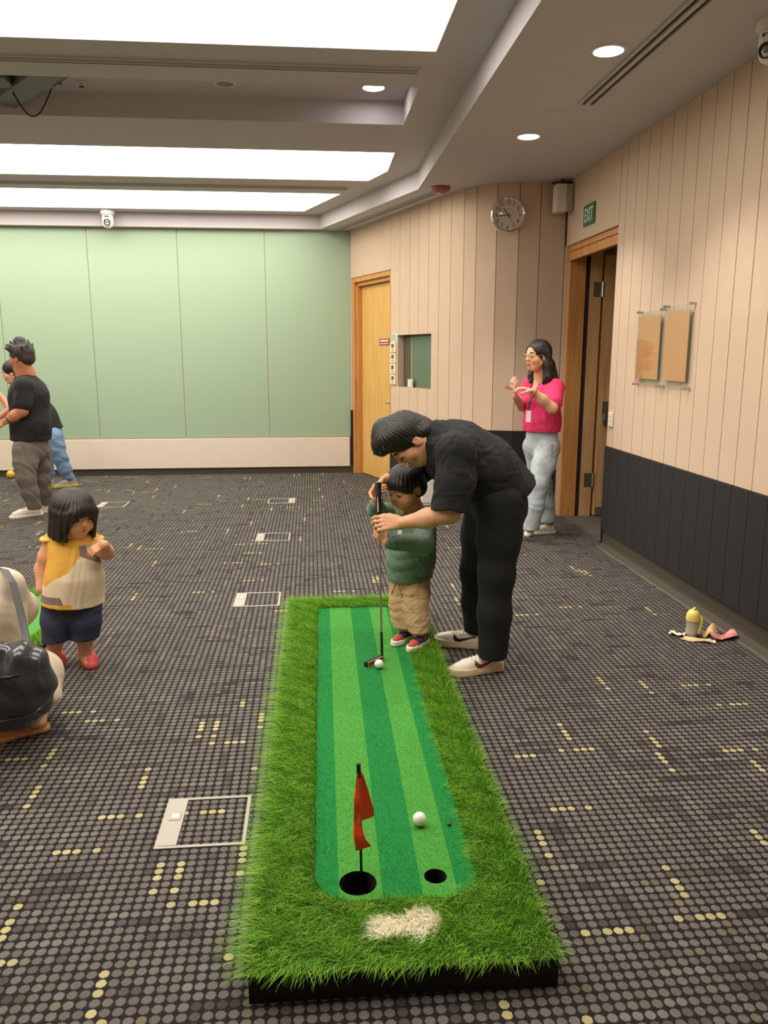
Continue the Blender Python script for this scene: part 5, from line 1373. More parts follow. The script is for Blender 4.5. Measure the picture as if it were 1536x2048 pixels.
# ---------------------------------------------------------------- woman in pink by the door
def woman():
    hc = A(*(1.7996, 6.2800, 1.4838)); H = 0.225; R = frame((-0.90, -0.42, -0.06))
    nck = A(*(1.8665, 6.3300, 1.3047)); cst = A(*(1.8664, 6.3200, 1.1324)); wst = A(*(1.8737, 6.3200, 0.9497)); pel = A(*(1.8762, 6.3200, 0.7856))
    sL = A(*(1.9391, 6.2200, 1.2368)); sR = A(*(1.8043, 6.4700, 1.2393)); eL = A(*(1.8598, 6.0200, 1.0877)); wL = A(*(1.6926, 5.9800, 1.2210)); eR = A(*(1.7235, 6.4000, 1.0796)); wR = A(*(1.5893, 6.1200, 1.1763))
    hL = A(*(1.9112, 6.2500, 0.7521)); hR = A(*(1.8387, 6.3900, 0.7449)); kL = A(*(1.8056, 6.1200, 0.4736)); kR = A(*(1.9330, 6.4200, 0.4227)); aL = A(*(1.7537, 6.1200, 0.1036)); aR = A(*(1.9836, 6.4000, 0.1021))
    b = Sdf(); T = head(b, hc, R, H)
    b.cone(hc + R @ A(0, -0.08, -0.25) * H, nck, 0.048, 0.052, 0.03); b.cone(nck, cst, 0.06, 0.11, 0.06); b.cone(cst, wst, 0.11, 0.10, 0.05); b.cone(wst, pel, 0.10, 0.10, 0.05)
    b.cone(sL, eL, 0.045, 0.040, 0.03); b.chain([eL, (eL + wL) / 2, wL], [0.041, 0.037, 0.025], 0.03); b.cone(sR, eR, 0.044, 0.038, 0.03); b.chain([eR, (eR + wR) / 2, wR], [0.038, 0.034, 0.024], 0.03)
    for (hh, kk, aa) in ((hL, kL, aL), (hR, kR, aR)): b.cone(hh, kk, 0.065, 0.05, 0.03); b.cone(kk, aa, 0.048, 0.036, 0.03)
    hand(b, wL, A(-1.0, 0.1, 0.30), A(-0.3, 0.1, -0.9), 0.92, 1, curls=[(0.35, 0.5, 0.4)] * 4, thumb=(0.8, 0.3, 0.5))
    hand(b, wR, A(-0.30, -0.25, 0.85), A(0.8, 0.3, 0.3), 0.90, 1, curls=[(0.3, 0.5, 0.4)] * 4, thumb=(0.7, 0.5, 0.4))
    o = make_body('person', 'person in bright pink top and pale jeans leaning by the open door', b, 0.005, (224, 172, 138), None)
    face_parts(o, T, R, H, b, o)
    P = lambda x, y, z: hc + R @ (A(x, y, z) * H)
    g = Sdf(); g.ell(P(0, -0.10, 0.16), (0.41 * H, 0.48 * H, 0.42 * H), R, 0.05 * H)
    for sx in (-1, 1):
        g.chain([P(sx * 0.30, -0.15, 0.10), P(sx * 0.36, -0.18, -0.35), P(sx * 0.40, -0.12 , -0.75), P(sx * 0.34, 0.02, -0.92)], [0.17 * H, 0.17 * H, 0.16 * H, 0.06 * H], 0.08 * H)
    g.chain([P(0, -0.35, 0.0), P(0, -0.42, -0.5), P(0, -0.46, -0.90)], [0.25 * H, 0.26 * H, 0.16 * H], 0.1 * H)
    g.cone(P(0.30, -0.32, -0.3), P(0.46, -0.48, -1.05), 0.19 * H, 0.13 * H, 0.10 * H); g.cone(P(-0.30, -0.32, -0.3), P(-0.46, -0.48, -1.05), 0.19 * H, 0.13 * H, 0.10 * H); g.cone(P(0, -0.40, -0.4), P(0, -0.62, -1.08), 0.24 * H, 0.14 * H, 0.10 * H)
    g.ell(P(0, 0.46, -0.16), (0.30 * H, 0.44 * H, 0.52 * H), R, 0.05 * H, sub=True)
    for sx in (-1, 1): g.ell(P(sx * 0.42, 0.03, -0.08), (0.11 * H, 0.09 * H, 0.13 * H), R, 0.03 * H, sub=True)
    g.disp = strands(P(0, -0.1, 0.3), R[:, 2], 0.0028, 36, 6)
    sdf_obj('hair', g, 0.0042, M_HAIRB, o)
    # glasses
    mb = MB(); lens_c = []
    for sx in (-1, 1):
        c_ = P(sx * 0.155, 0.455, 0.01); rx, rz = 0.105 * H, 0.09 * H
        mb.tube([c_ + R[:, 0] * rx * math.cos(a) + R[:, 2] * rz * math.sin(a) for a in np.linspace(0, 2 * math.pi, 21)], 0.0016, 6, caps=False)
        mb.tube([c_ + R[:, 0] * rx * sx, P(sx * 0.36, 0.30, 0.03), P(sx * 0.38, -0.02, 0.03)], 0.0016, 6)
    mb.tube([P(-0.05, 0.465, 0.03), P(0.05, 0.465, 0.03)], 0.0016, 6)
    mb.build('glasses', mat('gold_wire', srgb(196, 160, 110), 0.3, metal=0.6), o, smooth=True)
    # top
    s = Sdf(); s.cone(nck + A(0.01, 0, -0.03), cst, 0.075, 0.14, 0.05, (R[:, 1], 0.9)); s.cone(cst, wst, 0.148, 0.152, 0.05, (R[:, 1], 0.9)); s.cone(wst, pel, 0.155, 0.155, 0.05, (R[:, 1], 0.9))
    eSl = sL + (eL - sL) * 0.72; eSr = sR + (eR - sR) * 0.7
    s.cone(cst + A(0.02, -0.08, 0.06), sL, 0.075, 0.068, 0.05); s.cone(sL, eSl, 0.070, 0.072, 0.03); s.cone(cst + A(-0.02, 0.10, 0.06), sR, 0.075, 0.066, 0.05); s.cone(sR, eSr, 0.068, 0.07, 0.03)
    s.ell(nck + R[:, 1] * 0.075 + A(0, 0, -0.03), (0.05, 0.05, 0.085), None, 0.02, sub=True)
    s.disp = folds(0.0045, 15.0, 31, (1, 1, 0.7), 0.6); s.clip(A(*(1.8724, 6.3200, 0.8802)), (0, 0, -1), 0.006)
    M_PINK = cloth('pink_knit', (232, 58, 112), 0.06, bump=0.5, bscale=300)
    sdf_obj('top', s, 0.005, M_PINK, o)
    # lanyard with card
    mb = MB(); f = R[:, 1]
    top_ = nck + A(0, 0, 0.01); e1 = A(*(1.7000, 6.1000, 1.0677)); 
    pl = [top_ + R[:, 0] * -0.05 + f * 0.03, top_ + R[:, 0] * -0.035 + f * 0.10 + A(0, 0, -0.10), e1 + A(0, 0, 0.06), e1]; pr = [top_ + R[:, 0] * 0.05 + f * 0.03, top_ + R[:, 0] * 0.04 + f * 0.10 + A(0, 0, -0.10), e1 + A(0.01, 0, 0.06), e1]
    mb.tube(pl, 0.005, 8); mb.tube(pr, 0.005, 8); ly = mb.build('lanyard', mat('lanyard_dark', srgb(96, 52, 60), 0.7), o, smooth=True)
    MB().obox(e1 + A(-0.005, -0.01, -0.05), (unit(A(0.5, -0.85, 0)), unit(A(-0.85, -0.5, 0)), (0, 0, 1)), (0.026, 0.002, 0.045)).build('name_card', mat('card_white', srgb(226, 200, 210), 0.3), ly, bevel=0.001)
    MB().tube([wL + A(0.012, 0, -0.02) + 0.032 * (A(0.4, 0.9, 0.1) * math.cos(a) + A(0.55, -0.2, 0.8) * math.sin(a)) for a in np.linspace(0, 6.2832, 17)], 0.005, 8, caps=False).build('wristband', mat('band_tan', srgb(150, 96, 60), 0.5), o, smooth=True)
    # jeans
    t = Sdf(); t.cone(pel + A(0, 0, 0.12), pel + A(0, 0, -0.02), 0.134, 0.136, 0.05, (R[:, 1], 0.9))
    t.chain([hL, (hL + kL) / 2, kL, (kL + aL) / 2, aL], [0.100, 0.090, 0.076, 0.074, 0.068], 0.03); t.chain([hR, (hR + kR) / 2, kR, (kR + aR) / 2, aR], [0.098, 0.088, 0.074, 0.072, 0.066], 0.03)
    t.disp = folds(0.0024, 20.0, 33, (1.0, 1.0, 1.2), 0.7); t.clip(A(0, 0, 0.10), (0, 0, -1), 0.004)
    jn = sdf_obj('jeans', t, 0.0055, mat('pale_denim', srgb(178, 188, 194), 0.9, noise=0.16, nscale=14, bump=0.3, bscale=500), o)
    # pocket seam on the near hip
    pk = A(*(1.9134, 6.1000, 0.7895)); d_ = A(0, 1, 0)
    P_ = project(t, [pk + A(-0.01 * j * 0.2, -0.05, -0.02 * j) for j in range(6)], d_); MB().tube([p - d_ * 0.002 for p in P_], 0.003, 6).build('pocket_seam', mat('denim_seam', srgb(112, 118, 122), 0.9), jn, smooth=True)
    M_SN = mat('sneaker_beige', srgb(206, 188, 170), 0.7); 
    shoe(o, (1.8924, 6.4939, 0.0000), (1.6577, 6.0730, 0.0000), 0.25, (M_SN, M_SOLEW, M_LACEW), 0.005); shoe(o, (2.0496, 6.4018, 0.0000), (1.8247, 6.3461, 0.0000), 0.25, (M_SN, M_SOLEW, M_LACEW), 0.005)
    return o
def held_item():
    c = A(*(1.5064, 6.0200, 1.2428)); t = thing('small_snack', 'small tan item pinched in the fingers of the person in pink', 'snack', tuple(c))
    MB().obox(c, (unit(A(-1, 0.1, 0.35)), unit(A(0.1, 1, 0)), unit(A(0.35, 0, 1))), (0.030, 0.012, 0.008)).build('crust', mat('tan_crust', srgb(176, 124, 84), 0.7), t, bevel=0.004)
    MB().obox(c + A(0.004, 0, 0.009), (unit(A(-1, 0.1, 0.35)), unit(A(0.1, 1, 0)), unit(A(0.35, 0, 1))), (0.022, 0.010, 0.003)).build('topping', mat('brown_top', srgb(134, 84, 56), 0.7), t, bevel=0.002)
woman(); held_item()
print('woman', time.time() - T0)

# ---------------------------------------------------------------- little girl
def girl():
    F3 = unit(A(0.55, -0.83, 0)); Lf = np.cross(A(0, 0, 1), F3)
    hc = A(*(-1.1150, 3.7200, 0.7671)); H = 0.205; R = frame((0.72, -0.66, -0.20))
    nck = A(*(-1.1327, 3.7500, 0.6454)); cst = A(*(-1.1413, 3.7500, 0.5626)); bel = A(*(-1.1396, 3.7400, 0.4544)); pel = A(*(-1.1566, 3.7500, 0.3272))
    sR = A(*(-1.2390, 3.7600, 0.6161)); sL = A(*(-1.0614, 3.8000, 0.6025)); eR = A(*(-1.2971, 3.7800, 0.4893)); wR = A(*(-1.3007, 3.7400, 0.4018)); eL = A(*(-0.9874, 3.7400, 0.5763)); wL = A(*(-0.9678, 3.6400, 0.6345))
    aR = A(*(-1.2639, 3.7186, 0.0300)); aL = A(*(-1.1203, 3.7436, 0.0300)); aR[2] = aL[2] = 0.06
    hpR = A(*(-1.2251, 3.7400, 0.3074)); hpL = A(*(-1.1042, 3.7400, 0.3038)); kR = A(*(-1.2366, 3.7000, 0.1836)); kL = A(*(-1.1083, 3.7200, 0.1719))
    b = Sdf(); T = head(b, hc, R, H, True)
    b.cone(hc + R @ A(0, -0.1, -0.25) * H, nck, 0.042, 0.045, 0.03); b.cone(nck, cst, 0.05, 0.085, 0.05); b.cone(cst, pel, 0.088, 0.10, 0.05)
    b.chain([sR, (sR + eR) / 2, eR, wR], [0.038, 0.038, 0.034, 0.023], 0.03); b.chain([sL, (sL + eL) / 2, eL, wL], [0.038, 0.036, 0.032, 0.023], 0.03)
    for (hh, kk, aa) in ((hpL, kL, aL), (hpR, kR, aR)): b.cone(hh, kk, 0.056, 0.044, 0.03); b.cone(kk, aa, 0.042, 0.030, 0.02)
    hand(b, wR, A(0.10, 0.0, -1.0), A(0.95, 0.1, 0.0), 0.60, -1, curls=[(0.35, 0.5, 0.4)] * 4, thumb=(0.8, 0.45, 0.4))
    hand(b, wL, A(-0.85, -0.30, -0.35), A(0.1, 0.7, -0.6), 0.60, -1, curls=[(0.5, 0.6, 0.5)] * 4, thumb=(0.8, 0.4, 0.4))
    for aa in (aL, aR): b.cone(aa + A(0, 0, -0.015), aa + F3 * 0.03 + A(0, 0, -0.03), 0.026, 0.02, 0.02)
    o = make_body('person', 'person, a little girl in patchwork blouse and red clogs standing on the carpet', b, 0.0036, (222, 162, 124), None)
    face_parts(o, T, R, H, b, o, True)
    P = lambda x, y, z: hc + R @ (A(x, y, z) * H)
    g = Sdf(); g.ell(P(0, -0.07, 0.16), (0.47 * H, 0.53 * H, 0.43 * H), R, 0.05 * H)
    for a in np.linspace(-2.55, 2.55, 17):
        x, y = 0.42 * math.sin(a), -0.47 * math.cos(a) * 1.02 - 0.02
        front = abs(a) > 2.0
        g.cone(P(x, y, 0.08), P(x * 1.04, y * 1.0 - (0.0 if front else 0.02), -0.50 - (0.05 if abs(a) < 1 else 0.0)), 0.085 * H, (0.045 if front else 0.075) * H, 0.08 * H)
    g.ell(P(0, 0.34, 0.16), (0.36 * H, 0.15 * H, 0.16 * H), R, 0.10 * H)
    g.ell(P(0, 0.64, -0.36), (0.40 * H, 0.52 * H, 0.47 * H), R, 0.025 * H, sub=True)
    g.disp = strands(P(0, -0.1, 0.3), R[:, 2], 0.0022, 44, 9)
    hr = sdf_obj('hair', g, 0.0032, M_HAIRB, o)
    mb = MB()
    for (x0, w) in ((0.30, 0.15), (0.36, 0.22), (-0.33, 0.05), (-0.36, 0.10)):
        mb.tube([P(x0, 0.30, 0.05), P(x0 + w * 0.3, 0.36, -0.2), P(x0 + w * 0.5, 0.34, -0.45), P(x0 + w * 0.2, 0.26, -0.62)], [0.004, 0.003, 0.0022, 0.001], 6)
    mb.build('loose_hair', M_HAIRB, hr, smooth=True)['kind'] = 'stuff'
    # blouse, patches of colour printed on the cloth
    s = Sdf(); s.cone(nck + A(0, 0, -0.03), cst, 0.070, 0.095, 0.05); s.cone(cst, bel, 0.098, 0.122, 0.05, (F3, 0.9)); s.cone(bel, pel + A(0, 0, 0.01), 0.124, 0.148, 0.05, (F3, 0.9))
    s.cone(cst - Lf * 0.05 + A(0, 0, 0.04), sR + A(0.0, 0, 0.015), 0.045, 0.042, 0.04); s.cone(cst + Lf * 0.05 + A(0, 0, 0.04), sL + A(0, 0, 0.015), 0.045, 0.042, 0.04)
    s.ell(nck + A(0, 0, 0.035), (0.062, 0.062, 0.045), None, 0.015, sub=True)
    base = folds(0.0045, 14.0, 41, (1.3, 1.3, 0.45), 0.5); s.disp = base; s.clip(A(*(-1.1516, 3.7500, 0.3321)), (-0.08, 0, -1), 0.004)
    cream = np.array(srgb(226, 208, 178)[:3]); yel = np.array(srgb(214, 164, 66)[:3]); gry = np.array(srgb(128, 112, 104)[:3]); sag = np.array(srgb(178, 172, 138)[:3])
    def pat(V):
        q = (V - cst) @ np.stack([-Lf, F3, A(0, 0, 1)], 1); x, z = -q[:, 0], q[:, 2]   # x: to her left
        C = np.tile(cream, (len(V), 1)); n = 0.006 * np.sin(x * 70)
        C[(z - 0.85 * x + n > 0.008) & (x < -0.005 + 0.1 * z)] = yel
        C[(z > 0.002 - 0.55 * (x - 0.02)) & (x >= -0.005 + 0.1 * z)] = gry
        C[(z > 0.020 - 0.35 * (x - 0.05)) & (x > 0.035)] = sag
        C[(z < -0.205) & (x < -0.06)] = yel; C[(z < -0.17) & (z > -0.205) & (x < -0.105 - 0.3 * (z + 0.17))] = gry
        C[(z < -0.18) & (x > 0.115)] = yel * 1.1; C[(z > 0.06)] = yel
        return C
    bl = sdf_obj('blouse', s, 0.0036, mat('print_cotton', attr=True, rough=0.9, noise=0.04, nscale=40, bump=0.25, bscale=500), o, colf=pat)
    for (sh, sg) in ((sR, -1), (sL, 1)):   # shoulder frills
        q = Sdf(); ctr = sh + A(0, 0, 0.032)
        for j in range(9):
            a = math.pi * (j / 8.0) - math.pi / 2; d = F3 * math.sin(a) + Lf * sg * math.cos(a)
            q.ell(ctr + d * 0.038 - A(0, 0, 0.004 + 0.004 * (j % 2)), (0.017, 0.017, 0.009), None, 0.008)
        sdf_obj('shoulder_frill', q, 0.003, mat('frill_yellow', srgb(222, 178, 100), 0.9), bl)
    t = Sdf(); t.cone(pel + A(0, 0, 0.03), pel + A(0, 0, -0.03), 0.10, 0.105, 0.05)
    t.chain([hpR, (hpR + kR) / 2, kR + (aR - kR) * 0.25], [0.078, 0.072, 0.062], 0.02); t.chain([hpL, (hpL + kL) / 2, kL + (aL - kL) * 0.25], [0.080, 0.074, 0.064], 0.02)
    t.disp = folds(0.0022, 16, 44, (0.6, 0.6, 2.2), 0.5); t.clip(A(0, 0, 0.155), (0, 0, -1), 0.005)
    sdf_obj('leggings', t, 0.004, cloth('navy_jersey', (48, 52, 74), 0.08), o)
    M_CLOG = mat('clog_coral', srgb(216, 84, 84), 0.5)
    for aa, hl, to in ((aL, (-1.1605, 3.8480, 0.0000), (-1.0615, 3.6736, 0.0000)), (aR, (-1.3196, 3.8757, 0.0000), (-1.2319, 3.7137, 0.0000))):
        hl = A(*hl); to = A(*to); f_ = unit(to - hl); r_ = np.cross(f_, A(0, 0, 1)); L = 0.168
        TT = lambda x, y, z: hl + f_ * x * L + r_ * y * L + A(0, 0, z * L)
        q = Sdf(); q.chain([TT(0.12, 0, 0.10), TT(0.45, 0, 0.11), TT(0.72, 0, 0.13), TT(0.88, 0, 0.10)], [0.17 * L, 0.18 * L, 0.235 * L, 0.16 * L], 0.06 * L); q.cone(TT(0.45, 0, 0.34), TT(0.74, 0, 0.24), 0.19 * L, 0.20 * L, 0.08 * L)
        q.clip(TT(0, 0, 0.0), (0, 0, -1), 0.004); q.ell(TT(0.16, 0, 0.40), (0.20 * L, 0.20 * L, 0.22 * L), None, 0.02, sub=True)
        e = sdf_obj('clog', q, 0.003, M_CLOG, o, label='coral red clog with cream patch')
        mb = MB(); mb.tube([TT(0.48, -0.22, 0.22), TT(0.20, -0.20, 0.36), TT(0.0, 0, 0.42), TT(0.20, 0.20, 0.36), TT(0.48, 0.22, 0.22)], 0.005, 8); mb.build('heel_strap', M_CLOG, e, smooth=True)
        decal('clog_patch', q, TT(0.62, 0, 0.6), r_, f_, (0, 0, -1), [(0.11 * L * math.cos(a), 0.09 * L * math.sin(a)) for a in np.linspace(0, 6.28, 14, endpoint=False)], mat('patch_cream', srgb(238, 216, 190), 0.6), e, off=0.002, cuts=1)
    return o
girl()
print('girl', time.time() - T0)

# ---------------------------------------------------------------- crouching person with shoulder bag at the left edge
def croucher():
    pel = A(*(-1.2807, 3.0800, 0.1700)); cst = A(*(-1.2955, 3.1000, 0.4992)); nck = A(*(-1.3339, 3.1500, 0.6395)); hc = A(*(-1.4184, 3.2000, 0.7619)); H = 0.225; R = frame((-0.5, 0.82, -0.3))
    sR = A(*(-1.2098, 3.1000, 0.6056)); eR = A(*(-1.2176, 3.2200, 0.4781)); wR = A(*(-1.3360, 3.4200, 0.3127)); sL = A(*(-1.4085, 3.2000, 0.5748)); eL = A(*(-1.5491, 3.3000, 0.3850)); wL = A(*(-1.5816, 3.5000, 0.2920))
    kR = A(*(-1.1366, 3.1800, 0.1967)); kL = A(*(-1.4941, 3.4500, 0.1079)); aR = A(*(-1.0930, 2.9959, 0.0500)); aL = A(*(-1.4365, 3.1883, 0.0500)); aR[2] = aL[2] = 0.075
    hpR = pel + A(0.05, 0.02, 0.0); hpL = pel + A(-0.10, 0.05, 0)
    b = Sdf(); T = head(b, hc, R, H); b.cone(hc + R @ A(0, -0.08, -0.25) * H, nck, 0.05, 0.055, 0.03); b.cone(nck, cst, 0.07, 0.11, 0.05); b.cone(cst, pel, 0.11, 0.12, 0.05)
    b.chain([sR, eR, wR], [0.045, 0.04, 0.026], 0.03); b.chain([sL, eL, wL], [0.045, 0.04, 0.026], 0.03)
    for (hh, kk, aa) in ((hpR, kR, aR), (hpL, kL, aL)): b.cone(hh, kk, 0.085, 0.06, 0.05); b.cone(kk, aa, 0.050, 0.026, 0.03)
    hand(b, wR, A(-0.3, 0.8, -0.3), A(-0.8, 0, -0.4), 0.9, 1); hand(b, wL, A(0.3, 0.8, -0.3), A(0.8, 0, -0.4), 0.9, -1)
    o = make_body('person', 'person in loose cream clothes crouching on the carpet with a black bag', b, 0.006, (220, 166, 130), None)
    face_parts(o, T, R, H, b, o)
    P = lambda x, y, z: hc + R @ (A(x, y, z) * H)
    g = Sdf(); g.ell(P(0, -0.08, 0.14), (0.41 * H, 0.48 * H, 0.43 * H), R, 0.05 * H); g.ell(P(0, -0.3, -0.1), (0.36 * H, 0.28 * H, 0.4 * H), R, 0.06 * H); g.ell(P(0, 0.5, -0.2), (0.33 * H, 0.42 * H, 0.46 * H), R, 0.05 * H, sub=True)
    g.disp = strands(P(0, -0.1, 0.3), R[:, 2], 0.003, 36, 6); sdf_obj('hair', g, 0.005, M_HAIR, o)
    M_CREAM = cloth('cream_cotton', (226, 206, 182), 0.05)
    s = Sdf(); s.cone(nck + A(0, 0, -0.04), cst, 0.09, 0.135, 0.05); s.cone(cst, pel + A(-0.02, 0, 0.03), 0.138, 0.165, 0.06)
    s.cone(cst + A(0.06, 0, 0.10), sR, 0.07, 0.062, 0.04); s.chain([sR, eR, eR + (wR - eR) * 0.6], [0.064, 0.066, 0.055], 0.03); s.cone(cst + A(-0.06, 0, 0.1), sL, 0.07, 0.065, 0.04); s.chain([sL, eL, eL + (wL - eL) * 0.6], [0.066, 0.066, 0.055], 0.03)
    s.disp = folds(0.005, 10, 51, (1, 1, 0.8), 0.5); sdf_obj('shirt', s, 0.0065, M_CREAM, o)
    t = Sdf(); t.cone(pel + A(-0.03, 0.05, 0.02), pel + A(-0.03, 0.05, -0.02), 0.15, 0.14, 0.05); t.chain([hpR + A(0, 0, 0.03), (hpR + kR) / 2 + A(0.0, 0, 0.02), kR], [0.135, 0.115, 0.080], 0.05); t.chain([kR, (kR + aR) / 2, aR + A(0, 0, 0.12)], [0.080, 0.072, 0.050], 0.04)
    t.chain([hpL, (hpL + kL) / 2, kL], [0.13, 0.11, 0.085], 0.05); t.chain([kL, aL + A(0, 0, 0.05)], [0.085, 0.065], 0.04)
    t.disp = folds(0.0045, 9, 52, (1, 1, 0.8), 0.5); t.clip(A(0, 0, 0.13), (0, 0, -1), 0.006)
    sdf_obj('trousers', t, 0.0065, M_CREAM, o)
    q = Sdf(); q.cone(aR + A(-0.01, 0, 0.09), aR + A(-0.015, 0, 0.0), 0.034, 0.030, 0.02); sdf_obj('sock', q, 0.005, cloth('grey_sock', (170, 150, 130)), o)
    M_OR = mat('shoe_orange', srgb(226, 142, 74), 0.6)
    q = Sdf(); hl = A(*(-1.0972, 3.0441, 0.0000)); to = A(*(-1.2225, 3.0258, 0.0000)); f_ = unit(to - hl); r_ = np.cross(f_, A(0, 0, 1))
    sh, gs, TT = shoe(o, (-1.0993, 3.0875, 0.0000), (-1.2241, 3.0302, 0.0000), 0.235, (M_OR, mat('sole_tan', srgb(210, 150, 100), 0.6), M_OR), 0.005, laces=False, sole_h=0.022, width=1.35)
    shoe(o, aL + A(0.08, 0.0, -0.075), aL + A(-0.1, 0.1, -0.075), 0.245, (M_OR, mat('sole_tan', srgb(210, 150, 100), 0.6), M_OR), 0.007, laces=False, sole_h=0.022)
    # padded black bag hanging from the shoulder
    c0 = A(*(-1.1327, 2.8200, 0.2943))
    t2 = thing('shoulder_bag', 'puffy glossy black shoulder bag hanging at the back of the crouching person', 'bag', tuple(c0 - A(0, 0, 0.2)))
    BR = frame((-0.15, 1, 0), (0, 0, 1))
    q = Sdf()
    for (x, z, rx, rz) in ((-0.16, -0.01, 0.17, 0.155), (-0.01, -0.015, 0.16, 0.155), (0.085, 0.015, 0.080, 0.115), (-0.02, 0.05, 0.15, 0.12), (0.07, 0.10, 0.055, 0.07)):
        q.ell(c0 + A(x, 0, z), (rx, 0.075, rz), BR, 0.05)
    gr = np.random.default_rng(3)
    def puff(X):
        v = (X - c0) @ BR; x, z = v[:, 0], v[:, 2]
        w = 0.0055 * np.sin(x * 62 + 2.0 * np.sin(z * 20) + 9 * x * z * 8) * np.clip((z + 0.10) * 6, 0, 1) + 0.004 * np.sin(x * 25 + z * 60)
        return w.astype(np.float32)
    q.disp = puff
    M_BAG = mat('bag_black', srgb(58, 58, 64), 0.22, noise=0.1, nscale=20, coat=0.3)
    lower = q.copy(); bag = sdf_obj('bag_body', q, 0.005, M_BAG, t2)
    pts = [c0 + A(x, -0.2, -0.105 + 0.10 * (x + 0.1) + 0.9 * max(0, x - 0.08) ** 1.2) for x in np.linspace(-0.3, 0.155, 16)]
    PP = project(q, pts, (0, 1, 0)); MB().tube([p + A(0, -0.002, 0) for p in PP], 0.0035, 8).build('piping', mat('bag_piping', srgb(110, 108, 112), 0.4), bag, smooth=True)
    pts = [c0 + A(x, -0.2, 0.075 + 0.16 * x) for x in np.linspace(-0.3, 0.08, 14)]
    PP = project(q, pts, (0, 1, 0)); MB().tube([p + A(0, -0.002, 0) for p in PP], 0.005, 8).build('zip', M_BLACK, bag, smooth=True)
    # strap: flat ribbon from the bag corner over the shoulder
    sp_ = [c0 + A(0.082, -0.01, 0.16), A(*(-1.0660, 2.8600, 0.4861)), A(*(-1.1006, 2.9200, 0.5732)), A(*(-1.1381, 2.9800, 0.6533)), A(*(-1.1954, 3.0600, 0.6855)), A(*(-1.2776, 3.2000, 0.6447))]
    V = []; 
    for p in sp_: V += [p + A(-0.0155, 0.004, 0.004), p + A(0.0155, -0.004, -0.004), p + A(0.0155, -0.001, -0.004) + A(0, 0.004, 0), p + A(-0.0155, 0.004, 0.004) + A(0, 0.004, 0)]
    F = []
    for i in range(len(sp_) - 1):
        for j in range(4): F.append((i * 4 + j, i * 4 + (j + 1) % 4, (i + 1) * 4 + (j + 1) % 4, (i + 1) * 4 + j))
    F += [(0, 1, 2, 3), tuple((len(sp_) - 1) * 4 + k for k in (3, 2, 1, 0))]
    MB().add(V, F).build('strap', mat('strap_grey', srgb(84, 82, 84), 0.6), t2, smooth=True)
    return o
croucher()
print('croucher', time.time() - T0)

